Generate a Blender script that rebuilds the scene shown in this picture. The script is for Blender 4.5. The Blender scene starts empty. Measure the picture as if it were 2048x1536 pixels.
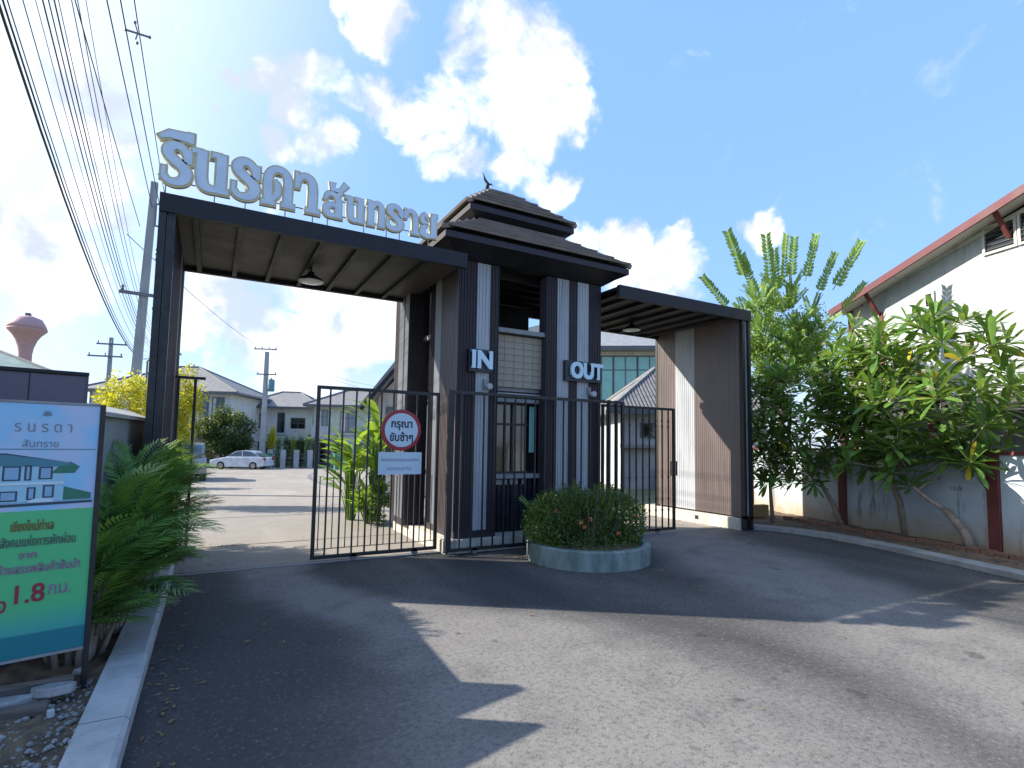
import bpy, math, random
import numpy as np
from mathutils import Vector, Matrix
random.seed(7); rng = np.random.default_rng(7)
S = bpy.context.scene
C = S.collection
# ------------------------------------------------------------------ camera
YAW, PITCH, ROLL = .5077, .0727, .0166
fw = Vector((math.sin(YAW)*math.cos(PITCH), math.cos(YAW)*math.cos(PITCH), math.sin(PITCH)))
rt = Vector((math.cos(YAW), -math.sin(YAW), 0)); up = rt.cross(fw)
rt, up = rt*math.cos(ROLL)+up*math.sin(ROLL), up*math.cos(ROLL)-rt*math.sin(ROLL)
cam = bpy.data.cameras.new('camera'); cam.sensor_width = 36; cam.lens = 36*1078.33/2048
cam.shift_y = 39.4/2048; cam.clip_end = 2000; cam.clip_start = .05
co = bpy.data.objects.new('camera', cam); C.objects.link(co)
M = Matrix((rt, up, -fw)).transposed().to_4x4(); M.translation = (0, 0, 1.6)
co.matrix_world = M; S.camera = co
# ------------------------------------------------------------------ sun and sky
SD = Vector((1.30, -.90, -1)).normalized()
SUN_E = math.asin(-SD.z); TO = -SD
sun = bpy.data.lights.new('sun', 'SUN'); sun.energy = 4.6; sun.angle = math.radians(.5); sun.color = (1, .93, .82)
so = bpy.data.objects.new('sun', sun); C.objects.link(so)
so.rotation_euler = SD.to_track_quat('-Z', 'Y').to_euler()
W = bpy.data.worlds.new('World'); S.world = W; W.use_nodes = True
S.view_settings.view_transform = 'Standard'; S.view_settings.look = 'None'
S.view_settings.exposure = 1.18; S.view_settings.gamma = 1; S.view_settings.use_curve_mapping = False

class NT:
    def __init__(s, t): s.t = t; s.n = t.nodes; s.l = t.links
    def new(s, k, **kw):
        o = s.n.new(k)
        for a, b in kw.items():
            if a.startswith('i_'):
                key = a[2:]; key = int(key) if key.isdigit() else key.replace('_', ' ')
                s.set(o, key, b)
            else: setattr(o, a, b)
        return o
    def set(s, o, key, b):
        if isinstance(b, bpy.types.NodeSocket): s.l.new(b, o.inputs[key])
        elif isinstance(b, bpy.types.Node): s.l.new(b.outputs[0], o.inputs[key])
        else: o.inputs[key].default_value = b
    def math(s, op, a, b=0, c=None, clamp=False):
        o = s.new('ShaderNodeMath', operation=op, use_clamp=clamp)
        s.set(o, 0, a); s.set(o, 1, b)
        if c is not None: s.set(o, 2, c)
        return o.outputs[0]
    def mix(s, f, a, b, blend='MIX'):
        o = s.new('ShaderNodeMix', data_type='RGBA', blend_type=blend)
        s.set(o, 0, f); s.set(o, 6, a); s.set(o, 7, b); return o.outputs[2]
    def noise(s, vec, scale, detail=4, rough=.55, dist=0):
        o = s.new('ShaderNodeTexNoise'); s.set(o, 'Scale', scale); s.set(o, 'Detail', detail); s.set(o, 'Roughness', rough)
        s.set(o, 'Distortion', dist)
        if vec is not None: s.set(o, 'Vector', vec)
        return o.outputs['Fac']
    def ramp(s, v, a, b, lo=0., hi=1.):
        o = s.new('ShaderNodeMapRange', interpolation_type='SMOOTHSTEP')
        s.set(o, 0, v); s.set(o, 1, a); s.set(o, 2, b); s.set(o, 3, lo); s.set(o, 4, hi); return o.outputs[0]

w = NT(W.node_tree); w.n.clear()
sky = w.new('ShaderNodeTexSky', sky_type='NISHITA', sun_disc=False, sun_elevation=SUN_E, altitude=300,
            sun_rotation=math.atan2(TO.x, TO.y), air_density=1.25, dust_density=.8, ozone_density=1.6)
geo = w.new('ShaderNodeTexCoord'); D0 = geo.outputs['Generated']
wn = w.new('ShaderNodeTexNoise'); w.set(wn, 'Scale', 5.5); w.set(wn, 'Detail', 5.); w.set(wn, 'Roughness', .6); w.set(wn, 'Vector', D0)
off = w.new('ShaderNodeVectorMath', operation='SUBTRACT'); w.set(off, 0, wn.outputs['Color']); w.set(off, 1, (.5, .5, .5))
sc = w.new('ShaderNodeVectorMath', operation='SCALE'); w.set(sc, 0, off); w.set(sc, 3, .19)
dd = w.new('ShaderNodeVectorMath', operation='ADD'); w.set(dd, 0, D0); w.set(dd, 1, sc)
dn = w.new('ShaderNodeVectorMath', operation='NORMALIZE'); w.set(dn, 0, dd); DW = dn.outputs[0]
BL = [(0.010,0.843,0.538,0.022),(0.063,0.839,0.540,0.050),(0.117,0.824,0.554,0.060),(0.094,0.854,0.512,0.050),(0.156,0.830,0.535,0.052),(0.207,0.818,0.537,0.060),(0.262,0.809,0.526,0.070),(0.311,0.781,0.542,0.070),(0.333,0.718,0.611,0.080),(0.371,0.724,0.581,0.095),(0.422,0.686,0.592,0.080),(0.348,0.801,0.487,0.080),(0.429,0.728,0.535,0.095),(0.478,0.697,0.534,0.055),(0.314,0.828,0.465,0.065),(0.188,0.760,0.622,0.060),(0.145,0.764,0.629,0.036),(-0.025,0.873,0.487,0.013),(0.137,0.876,0.463,0.064),(0.072,0.890,0.451,0.055),(0.489,0.756,0.435,0.050),(0.435,0.768,0.470,0.070),(0.690,0.631,0.355,0.032),(0.761,0.551,0.343,0.042),(0.620,0.715,0.324,0.085),(0.688,0.664,0.295,0.095),(0.549,0.766,0.335,0.060),(-0.193,0.865,0.463,0.060),(-0.153,0.893,0.423,0.070),(-0.153,0.931,0.332,0.072),(-0.226,0.945,0.237,0.110),(0.124,0.973,0.195,0.210),(0.009,0.975,0.222,0.160),(0.245,0.946,0.214,0.100)]
msum = None
for x, y, z, r in BL:
    dt = w.new('ShaderNodeVectorMath', operation='DOT_PRODUCT'); w.set(dt, 0, DW); w.set(dt, 1, Vector((x, y, z)).normalized())
    m = w.ramp(dt.outputs['Value'], math.cos(r*1.0), math.cos(r*.05))
    msum = m if msum is None else w.math('MAXIMUM', msum, m)
# loose cloud everywhere else, low towards the horizon
cn = w.noise(D0, 2.6, 6, .6, .3); elev = w.new('ShaderNodeSeparateXYZ', i_0=D0).outputs[2]
low = w.ramp(elev, .02, .42, 1., 0.)
far = w.math('MULTIPLY', w.ramp(cn, .52, .72), w.math('MULTIPLY_ADD', low, .8, .0))
fine = w.noise(D0, 11, 8, .62, .5)
edge = w.math('ADD', msum, w.math('MULTIPLY', w.math('SUBTRACT', fine, .5), 2.6))
mask = w.math('MAXIMUM', w.ramp(edge, .22, 1.15), w.math('MULTIPLY', far, .6))
shade = w.ramp(w.math('ADD', w.noise(D0, 8.5, 4, .55), w.math('MULTIPLY', w.math('SUBTRACT', edge, .8), .10)), .40, .58)
ccol = w.mix(shade, (4.5, 5.0, 6.5, 1), (8.2, 8.4, 8.9, 1))
# pale glare: low air and the quarter of the sky round the sun
sd = w.new('ShaderNodeVectorMath', operation='DOT_PRODUCT'); w.set(sd, 0, D0); w.set(sd, 1, TO)
glow = w.math('MAXIMUM', w.ramp(sd.outputs['Value'], .42, .93, 0., .95), w.ramp(elev, -.02, .26, .55, 0.))
hsky = w.mix(glow, sky.outputs[0], (7.4, 8.3, 9.0, 1))
tint = w.mix(.58, hsky, (2.5, 4.9, 10.6, 1))
skyc = w.mix(glow, tint, hsky)
col = w.mix(mask, skyc, ccol)
bg = w.new('ShaderNodeBackground'); w.set(bg, 'Color', col); w.set(bg, 'Strength', .074)
w.l.new(bg.outputs[0], w.new('ShaderNodeOutputWorld').inputs[0])

# ------------------------------------------------------------------ materials
def lin(c):
    return tuple(x/12.92 if x <= .04045 else ((x+.055)/1.055)**2.4 for x in c)
def mat(name, c, c2=None, rough=.7, scale=6., bump=.0, bscale=60., metal=0., spec=.5, stretch=(1, 1, 1), coat=0, edge=(.35, .65), detail=5, streak=0):
    m = bpy.data.materials.new(name); m.use_nodes = True; n = NT(m.node_tree); p = m.node_tree.nodes['Principled BSDF']
    tc = n.new('ShaderNodeTexCoord'); mp = n.new('ShaderNodeMapping'); n.set(mp, 0, tc.outputs['Object']); mp.inputs['Scale'].default_value = stretch
    if c2 is None: c2 = tuple(x*.8 for x in c)
    f = n.ramp(n.noise(mp.outputs[0], scale, detail, .6), edge[0], edge[1])
    bc = n.mix(f, (*c2, 1), (*c, 1))
    if streak:
        P = n.new('ShaderNodeNewGeometry').outputs['Position']; m2 = n.new('ShaderNodeMapping', i_Vector=P); m2.inputs['Scale'].default_value = (7, 7, .4)
        k1 = n.math('MULTIPLY', n.ramp(n.noise(m2.outputs[0], 1.4, 5, .6), .46, .72), n.ramp(n.noise(P, 1.1, 3), .35, .6))
        bc = n.mix(n.math('MULTIPLY', k1, streak), bc, (*[x*.42 for x in c2], 1))
        bc = n.mix(n.ramp(n.noise(P, 23, 3, .7), .60, .75, 0., streak*.35), bc, (.30, .27, .23, 1))
    n.set(p, 'Base Color', bc)
    n.set(p, 'Roughness', n.math('MULTIPLY_ADD', f, .12, max(rough-.06, .02))); n.set(p, 'Metallic', metal); n.set(p, 'Specular IOR Level', spec)
    if coat: n.set(p, 'Coat Weight', coat)
    if bump:
        b = n.new('ShaderNodeBump', i_Strength=bump, i_Distance=.01); n.set(b, 'Height', n.noise(tc.outputs['Object'], bscale, 4)); n.set(p, 'Normal', b)
    return m
def leafmat(name, c, c2, trans=.35, rough=.45, tcol=None):
    m = bpy.data.materials.new(name); m.use_nodes = True; n = NT(m.node_tree); p = n.n['Principled BSDF']; out = n.n['Material Output']
    g = n.new('ShaderNodeNewGeometry'); oi = n.new('ShaderNodeObjectInfo')
    f = n.math('ADD', n.ramp(n.noise(g.outputs['Position'], 5.5, 3), .3, .7, 0., .5), n.math('MULTIPLY', oi.outputs['Random'], .5))
    colr = n.mix(f, (*c2, 1), (*c, 1))
    n.set(p, 'Base Color', colr); n.set(p, 'Roughness', rough); n.set(p, 'Specular IOR Level', .35)
    t = n.new('ShaderNodeBsdfTranslucent'); n.set(t, 'Color', n.mix(.5, colr, (*(tcol or (.42, .5, .04)), 1)))
    ms = n.new('ShaderNodeMixShader'); n.set(ms, 0, trans); n.set(ms, 1, p.outputs[0]); n.set(ms, 2, t.outputs[0]); n.l.new(ms.outputs[0], out.inputs[0])
    return m
def asphalt(name, base, light, sparkle=.5, wear=0):
    m = bpy.data.materials.new(name); m.use_nodes = True; n = NT(m.node_tree); p = n.n['Principled BSDF']
    P = n.new('ShaderNodeNewGeometry').outputs['Position']
    mp = n.new('ShaderNodeMapping', i_Vector=P); mp.inputs['Rotation'].default_value = (0, 0, math.radians(-28)); mp.inputs['Scale'].default_value = (.75, .14, 1)
    big = n.ramp(n.noise(mp.outputs[0], .9, 4, .55, .4), .44, .72)
    if wear: big = n.math('MULTIPLY', big, .55)
    med = n.noise(P, 2.4, 6, .6)
    fin = n.noise(P, 120, 3, .8)
    c = n.mix(big, (*base, 1), (*light, 1))
    c = n.mix(n.ramp(med, .3, .75, 0., .45), c, (*[x*.72 for x in base], 1))
    v = n.new('ShaderNodeTexVoronoi', i_Vector=P, i_Scale=70.); v.feature = 'F1'
    sp = n.math('MULTIPLY', n.ramp(v.outputs['Distance'], .16, .05), sparkle)
    rnd = n.ramp(n.new('ShaderNodeSeparateColor', i_0=v.outputs['Color']).outputs[0], .45, .8)
    c = n.mix(n.math('MULTIPLY', sp, rnd), c, (.42, .41, .39, 1))
    c = n.mix(n.ramp(fin, .38, .64, 0., .62), c, (*[x*.5 for x in base], 1))
    if wear:                                           # paler where the cars run in and out of the two lanes
        sx = n.new('ShaderNodeSeparateXYZ', i_0=P); wob = n.math('MULTIPLY', n.math('SUBTRACT', n.noise(P, .8, 4, .6), .5), 1.1); X0 = n.math('ADD', sx.outputs[0], wob); Y0 = sx.outputs[1]
        ca = n.ramp(Y0, 6.8, 3.6, .75, 2.1); wa = n.ramp(Y0, 6, 2.2, .55, 1.7); ma = n.math('DIVIDE', n.math('ABSOLUTE', n.math('SUBTRACT', X0, ca)), wa)
        cb = n.math('MULTIPLY_ADD', Y0, .42, 4.45); mb_ = n.math('DIVIDE', n.math('ABSOLUTE', n.math('SUBTRACT', X0, cb)), 1.35)
        wm = n.math('MAXIMUM', n.ramp(ma, 1.25, .35), n.ramp(mb_, 1.25, .35))
        c = n.mix(n.math('MULTIPLY', wm, n.ramp(med, .25, .6, .55, .95)), c, (*light, 1))
    c = n.mix(n.math('MULTIPLY', n.ramp(n.noise(P, 3.1, 2, .4), .70, .76), .55), c, (*[x*.4 for x in base], 1))
    g1 = n.noise(P, 26, 2, .9); c = n.mix(n.ramp(g1, .50, .64, 0., .40), c, (*[x*.45 for x in base], 1)); c = n.mix(n.ramp(g1, .42, .32, 0., .28), c, (.30, .285, .26, 1))
    # cracks and a few dark blotches
    mu = n.new('ShaderNodeTexVoronoi', i_Scale=.55, feature='DISTANCE_TO_EDGE'); 
    wv = n.new('ShaderNodeVectorMath', operation='ADD'); n.set(wv, 0, P); nn = n.new('ShaderNodeTexNoise', i_Scale=2.2, i_Detail=5., i_Vector=P)
    n.set(wv, 1, nn.outputs['Color']); n.set(mu, 'Vector', wv)
    cr = n.math('MULTIPLY', n.ramp(mu.outputs['Distance'], .006, .001), n.ramp(n.noise(P, .6, 2), .5, .6))
    c = n.mix(n.math('MULTIPLY', cr, .45), c, (.03, .03, .03, 1))
    c = n.mix(n.ramp(n.noise(P, 1.1, 4, .5), .63, .70, 0., .2), c, (*[x*.5 for x in base], 1))
    n.set(p, 'Base Color', c); n.set(p, 'Roughness', n.ramp(fin, .3, .7, .72, .92)); n.set(p, 'Specular IOR Level', .35)
    b = n.new('ShaderNodeBump', i_Strength=.5, i_Distance=.004); n.set(b, 'Height', n.math('ADD', fin, n.math('MULTIPLY', v.outputs['Distance'], .6))); n.set(p, 'Normal', b)
    return m
def stained(name, base, mud, drip, ztop=.45, dripamt=.8):
    m = bpy.data.materials.new(name); m.use_nodes = True; n = NT(m.node_tree); p = n.n['Principled BSDF']
    P = n.new('ShaderNodeNewGeometry').outputs['Position']; z = n.new('ShaderNodeSeparateXYZ', i_0=P).outputs[2]
    mp = n.new('ShaderNodeMapping', i_Vector=P); mp.inputs['Scale'].default_value = (3.2, 3.2, .5)
    dr = n.ramp(n.noise(mp.outputs[0], 1.8, 6, .65), .52, .68, 0., dripamt)
    zz = n.math('ADD', z, n.math('MULTIPLY', n.noise(P, 3, 5), .5))
    c = n.mix(n.ramp(n.noise(P, 1.7, 5), .3, .7), (*[x*.86 for x in base], 1), (*base, 1))
    c = n.mix(dr, c, (*drip, 1)); c = n.mix(n.ramp(zz, ztop, .2, 0., .85), c, (*mud, 1))
    sp = n.ramp(n.noise(P, 11, 4, .6), .64, .72, 0., .7); c = n.mix(n.math('MULTIPLY', sp, n.ramp(zz, 1.1, .4)), c, (.06, .06, .05, 1))
    n.set(p, 'Base Color', c); n.set(p, 'Roughness', .85)
    b = n.new('ShaderNodeBump', i_Strength=.3, i_Distance=.01); n.set(b, 'Height', n.noise(P, 40, 4)); n.set(p, 'Normal', b)
    return m
def glass(name, c, rough=.05, metal=.0):
    m = mat(name, c, tuple(x*.85 for x in c), rough=rough+.06, scale=1.5, spec=.9, metal=metal); return m
MT = dict(
 asphalt=asphalt('asphalt', (.054, .052, .052), (.195, .183, .168), wear=1),
 concrete_road=asphalt('estate concrete', (.30, .27, .235), (.38, .345, .30), .15),
 soil=mat('soil', (.16, .11, .07), (.07, .05, .035), .95, 9, .8, 30),
 earth=mat('earth', (.17, .17, .09), (.08, .10, .04), .95, .5, .5, 10),
 kerb=mat('kerb concrete', (.42, .43, .42), (.34, .35, .35), .8, 3, .25, 70, streak=0.35),
 gutter=mat('gutter concrete', (.30, .30, .29), (.20, .20, .195), .85, 2.5, .3, 60, streak=0.4),
 dry=leafmat('dry frond', (.30, .20, .07), (.17, .10, .04), .2, .6, (.3, .2, .05)),
 yel=leafmat('yellowed leaf', (.55, .42, .03), (.40, .32, .03), .35, .5, (.6, .5, .05)),
 litter=mat('leaf litter', (.26, .17, .07), (.12, .07, .03), .8, 40),
 plinth=mat('pale concrete', (.52, .49, .42), (.40, .37, .31), .85, 2.5, .3, 50, streak=0.6),
 planter=mat('mossy concrete', (.22, .27, .25), (.10, .14, .125), .85, 5, .4, 50, stretch=(1, 1, .4)),
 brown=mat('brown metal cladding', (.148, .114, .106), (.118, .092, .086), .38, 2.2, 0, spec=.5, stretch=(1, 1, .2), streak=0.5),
 shade_brown=mat('shaded brown cladding', (.036, .028, .033), (.027, .021, .027), .5, 2.2, 0, spec=.3, stretch=(1, 1, .2), streak=0.5),  # the brown cladding again, its shade put into a darker colour
 pale=mat('silver cladding', (.40, .42, .44), (.33, .35, .37), .42, 2.5, 0, stretch=(1, 1, .2), streak=0.6),
 black=mat('black painted steel', (.010, .010, .012), (.018, .017, .016), .5, 12),
 dark=mat('charcoal fascia', (.022, .022, .027), (.016, .016, .019), .55, 4, spec=.3, streak=0.25),
 soffit=mat('soffit sheet', (.048, .041, .038), (.034, .030, .028), .6, 2, streak=0.4),
 tilepanel=mat('tan wall tile', (.33, .285, .215), (.28, .24, .18), .6, 9, .1, 40),
 grout=mat('grout', (.22, .19, .15), None, .9, 9),
 greytrim=mat('grey trim', (.26, .27, .27), (.2, .2, .2), .6, 4),
 rooftile=mat('dark roof tile', (.26, .225, .21), (.19, .165, .155), .62, 3, .1, 40),
 booth=mat('booth dark slat', (.022, .024, .034), (.015, .016, .022), .35, 5),
 dglass=glass('dark window glass', (.012, .016, .018), .03),
 gglass=glass('green window glass', (.20, .46, .40), .08),
 bglass=glass('blue window glass', (.10, .15, .19), .06),
 white=mat('white paint', (.42, .44, .45), (.35, .37, .38), .75, 2, .1, 40, streak=0.55),
 white2=mat('cream paint', (.60, .57, .51), (.54, .52, .46), .75, 2, streak=0.5),
 hwall=mat('house render', (.62, .64, .63), (.55, .57, .56), .8, 1.2, streak=0.5),
 hroof=mat('grey house roof', (.21, .205, .20), (.155, .15, .15), .7, 3, .3, 10, stretch=(1, 1, 3)),
 frame=mat('window frame', (.10, .11, .12), None, .5, 5),
 teal=mat('teal roof', (.19, .27, .25), (.14, .2, .19), .6, 2),
 bwall=stained('stained boundary wall', (.46, .52, .56), (.34, .23, .12), (.12, .12, .11), .95),
 gwall=stained('grey fence wall', (.30, .33, .34), (.08, .09, .08), (.18, .20, .20), .3, .5),
 redp=mat('red brown post', (.16, .035, .03), (.10, .025, .022), .7, 6, .2, 30),
 redroof=mat('red bargeboard', (.12, .022, .03), (.085, .016, .022), .6, 4),
 brick=mat('old brick', (.26, .12, .08), (.17, .09, .06), .9, 14, .5, 40),
 gold=mat('gold letter edge', (.62, .52, .30), (.54, .44, .24), .4, 8, metal=.2),
 letter=mat('pale letter face', (.60, .68, .76), (.54, .62, .71), .3, 5),  # blue of the reflected sky is mixed into the face colour
 steel=mat('galvanised rod', (.16, .16, .17), None, .5, 6),
 pole=mat('pole concrete', (.34, .35, .35), (.27, .28, .28), .85, 3, .2, 30, stretch=(1, 1, .3), streak=0.5),
 wire=mat('cable', (.03, .03, .035), None, .6, 4),
 trafo=mat('transformer blue grey', (.10, .24, .28), None, .5, 4),
 pink=mat('water tower pink', (.52, .30, .30), (.42, .23, .235), .7, 4),
 bark=mat('grey bark', (.24, .21, .17), (.13, .11, .09), .9, 14, .6, 40, stretch=(1, 1, .4)),
 barkp=mat('plumeria bark', (.34, .26, .20), (.20, .16, .12), .8, 9, .4, 40),
 sred=mat('sign red', (.33, .016, .02), None, .4, 5),
 sface=mat('sign face', (.50, .62, .68), (.46, .58, .64), .35, 3),
 snavy=mat('sign navy', (.015, .02, .05), None, .45, 5),
 signback=mat('sign dark backing', (.012, .016, .03), None, .4, 5),
 inlet=mat('sign letter blue white', (.55, .72, .80), (.5, .68, .77), .35, 5),
 shade=mat('lamp enamel', (.025, .03, .035), None, .25, 5, metal=.6),
 bulb=mat('lamp lens', (.62, .64, .62), None, .2, 5),
 carw=mat('car white paint', (.62, .66, .70), None, .25, 2, coat=.6),
 cars=mat('car silver paint', (.30, .32, .35), None, .3, 2, metal=.4, coat=.6),
 tyre=mat('tyre', (.012, .012, .012), None, .8, 9),
 chrome=mat('rim', (.4, .4, .42), None, .3, 5, metal=.8),
 tail=mat('tail lamp', (.35, .01, .012), None, .25, 5),
 stone=mat('rubble stone', (.34, .34, .33), (.22, .22, .21), .9, 7, .5, 40),
 wood=mat('weathered plank', (.16, .13, .11), (.09, .07, .06), .85, 4, .5, 30, stretch=(1, 8, 8)),
 bin=mat('green bin', (.04, .20, .12), None, .5, 5),
 flower=mat('orange flower', (.6, .10, .03), (.5, .16, .05), .6, 9),
 wflower=mat('white flower', (.75, .74, .66), (.7, .66, .45), .6, 9),
 orange=mat('orange panel', (.42, .13, .06), None, .7, 6),
 palm=leafmat('palm leaf', (.21, .40, .07), (.05, .13, .035), .30, .4, (.30, .45, .05)),
 plum=leafmat('plumeria leaf', (.19, .33, .06), (.06, .14, .04), .30, .32, (.35, .48, .04)),
 goose=leafmat('gooseberry leaf', (.24, .37, .08), (.12, .22, .055), .38, .5, (.42, .55, .06)),
 gold_leaf=leafmat('golden leaf', (.60, .56, .03), (.30, .34, .03), .42, .5, (.7, .65, .05)),
 darkleaf=leafmat('dark leaf', (.035, .085, .03), (.015, .045, .018), .25, .5),
 bushleaf=leafmat('ixora leaf', (.095, .165, .035), (.03, .07, .018), .28, .4),
 banana=leafmat('banana leaf', (.19, .33, .035), (.07, .17, .03), .45, .4, (.5, .65, .05)),
)
# ------------------------------------------------------------------ mesh helpers
class MB:
    def __init__(s): s.v = []; s.f = []
    def add(s, vs, fs):
        k = len(s.v); s.v += [tuple(v) for v in vs]; s.f += [tuple(i+k for i in f) for f in fs]; return s
    def box(s, x0, x1, y0, y1, z0, z1):
        return s.add([(x0, y0, z0), (x1, y0, z0), (x1, y1, z0), (x0, y1, z0), (x0, y0, z1), (x1, y0, z1), (x1, y1, z1), (x0, y1, z1)],
            [(0, 3, 2, 1), (4, 5, 6, 7), (0, 1, 5, 4), (1, 2, 6, 5), (2, 3, 7, 6), (3, 0, 4, 7)])
    def bar(s, a, b, wd, ht=None, upv=(0, 0, 1)):   # rectangular bar from a to b
        a, b = Vector(a), Vector(b); d = (b-a).normalized(); u = Vector(upv)
        if abs(d.dot(u)) > .95: u = Vector((0, 1, 0))
        r = d.cross(u).normalized()*wd/2; u = r.cross(d).normalized()*(ht or wd)/2
        vs = [p+q for p in (a, b) for q in (-r-u, r-u, r+u, -r+u)]
        return s.add(vs, [(0, 3, 2, 1), (4, 5, 6, 7), (0, 1, 5, 4), (1, 2, 6, 5), (2, 3, 7, 6), (3, 0, 4, 7)])
    def prism(s, poly, vec):                         # 3D polygon extruded along vec
        n = len(poly); vec = Vector(vec); vs = [Vector(p) for p in poly]; vs += [p+vec for p in vs]
        return s.add(vs, [tuple(range(n))[::-1], tuple(range(n, 2*n))]+[(i, (i+1) % n, n+(i+1) % n, n+i) for i in range(n)])
    def tube(s, pts, rads, n=8, cap=True):
        pts = [Vector(p) for p in pts]; k = len(s.v); r0 = None
        if not hasattr(rads, '__len__'): rads = [rads]*len(pts)
        for i, p in enumerate(pts):
            d = (pts[min(i+1, len(pts)-1)]-pts[max(i-1, 0)]).normalized()
            if r0 is None: r0 = d.orthogonal().normalized()
            r0 = (r0-d*r0.dot(d)).normalized(); q = d.cross(r0)
            for j in range(n):
                a = 2*math.pi*j/n; s.v.append(tuple(p+(r0*math.cos(a)+q*math.sin(a))*rads[i]))
        for i in range(len(pts)-1):
            for j in range(n): s.f.append((k+i*n+j, k+i*n+(j+1) % n, k+(i+1)*n+(j+1) % n, k+(i+1)*n+j))
        if cap: s.f.append(tuple(k+j for j in range(n))[::-1]); s.f.append(tuple(k+(len(pts)-1)*n+j for j in range(n)))
        return s
    def lathe(s, c, prof, n=16, axis='Z'):
        k = len(s.v)
        for r, h in prof:
            for j in range(n):
                a = 2*math.pi*j/n; p = (r*math.cos(a), r*math.sin(a), h)
                if axis == 'Y': p = (p[0], h, p[1])
                if axis == 'X': p = (h, p[0], p[1])
                s.v.append((c[0]+p[0], c[1]+p[1], c[2]+p[2]))
        for i in range(len(prof)-1):
            for j in range(n): s.f.append((k+i*n+j, k+i*n+(j+1) % n, k+(i+1)*n+(j+1) % n, k+(i+1)*n+j))
        if prof[0][0] > 1e-4: s.f.append(tuple(k+j for j in range(n))[::-1])
        if prof[-1][0] > 1e-4: s.f.append(tuple(k+(len(prof)-1)*n+j for j in range(n)))
        return s
    def build(s, name, m, parent=None, smooth=False, mtx=None, bev=0):
        me = bpy.data.meshes.new(name); me.from_pydata(s.v, [], s.f); me.validate(); me.update()
        return link(name, me, m, parent, smooth, mtx, bev)
def link(name, me, m, parent=None, smooth=False, mtx=None, bev=0):
    if m is not None and not me.materials: me.materials.append(MT[m] if isinstance(m, str) else m)
    if smooth: me.polygons.foreach_set('use_smooth', [True]*len(me.polygons))
    o = bpy.data.objects.new(name, me); C.objects.link(o)
    if parent: o.parent = parent
    if mtx is not None: o.matrix_local = mtx
    if bev:
        b = o.modifiers.new('bevel', 'BEVEL'); b.width = bev; b.segments = 2; b.limit_method = 'ANGLE'
    return o
def tag(o, label, cat, group=None):
    o['label'] = label; o['category'] = cat
    if group: o['group'] = group
    return o
def thing(name, label, cat, loc=(0, 0, 0), rz=0, group=None):
    o = bpy.data.objects.new(name, None); C.objects.link(o); o.location = loc; o.rotation_euler = (0, 0, rz)
    o.empty_display_size = .2; return tag(o, label, cat, group)
def struct(o): o['kind'] = 'structure'; return o
def stuff(o): o['kind'] = 'stuff'; return o
def at(x, y, z=0): return Matrix.Translation((x, y, z))
def npmesh(name, V, F):
    me = bpy.data.meshes.new(name); k = F.shape[1]
    me.vertices.add(len(V)); me.vertices.foreach_set('co', np.asarray(V, np.float32).ravel())
    me.loops.add(F.size); me.loops.foreach_set('vertex_index', F.astype(np.int32).ravel())
    me.polygons.add(len(F)); me.polygons.foreach_set('loop_start', np.arange(0, F.size, k, dtype=np.int32))
    me.polygons.foreach_set('loop_total', np.full(len(F), k, np.int32)); me.update(calc_edges=True); me.validate(); return me
def text(body, size, m, parent, mtx, ext=.004, name='lettering', align='CENTER', width=None, bold=0):
    c = bpy.data.curves.new('t', 'FONT'); c.body = body; c.size = size; c.extrude = ext; c.align_x = align; c.resolution_u = 3
    o = bpy.data.objects.new('t', c); C.objects.link(o); dg = bpy.context.evaluated_depsgraph_get(); dg.update()
    me = bpy.data.meshes.new_from_object(o.evaluated_get(dg)); bpy.data.objects.remove(o)
    me.materials.clear(); me.name = name
    if width and len(me.vertices):
        xs = [v.co.x for v in me.vertices]; k = width/(max(xs)-min(xs))
        for v in me.vertices: v.co.x *= k
    if bold:                                           # a second, shifted copy thickens the strokes
        n0 = len(me.vertices); V = np.zeros(n0*3); me.vertices.foreach_get('co', V); V = V.reshape(-1, 3)
        F = [tuple(p.vertices) for p in me.polygons]; VS = [V+np.array(d) for d in ((0, 0, 0), (bold, 0, .0006), (0, bold, .0012), (bold, bold, .0018))]
        me = bpy.data.meshes.new(name); me.from_pydata([tuple(v) for v in np.vstack(VS)], [], [tuple(i+n0*k for i in f) for k in range(4) for f in F]); me.update()
    return link(name, me, m, parent, False, mtx)
def facing(x, y, z, rz=0):      # a frame whose XY plane stands upright and faces -Y, turned by rz
    return Matrix.Translation((x, y, z)) @ Matrix.Rotation(rz, 4, 'Z') @ Matrix.Rotation(math.pi/2, 4, 'X')
def ribbed(mb, o, u, length, z0, z1, n, pitch=.052, depth=.012):   # trapezoid corrugated sheet standing on the line o + u*t, facing n
    o, u, n = Vector(o), Vector(u).normalized(), Vector(n).normalized(); k = max(2, round(length/pitch)); p = length/k; pr = []
    for i in range(k):
        t = i*p; pr += [(t, 0), (t+p*.55, 0), (t+p*.68, depth), (t+p*.87, depth)]
    pr.append((length, 0)); b = len(mb.v)
    for t, d in pr:
        q = o+u*t+n*d; mb.v += [(q.x, q.y, z0), (q.x, q.y, z1)]
    for i in range(len(pr)-1): mb.f.append((b+2*i, b+2*i+2, b+2*i+3, b+2*i+1))
    return mb
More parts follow.
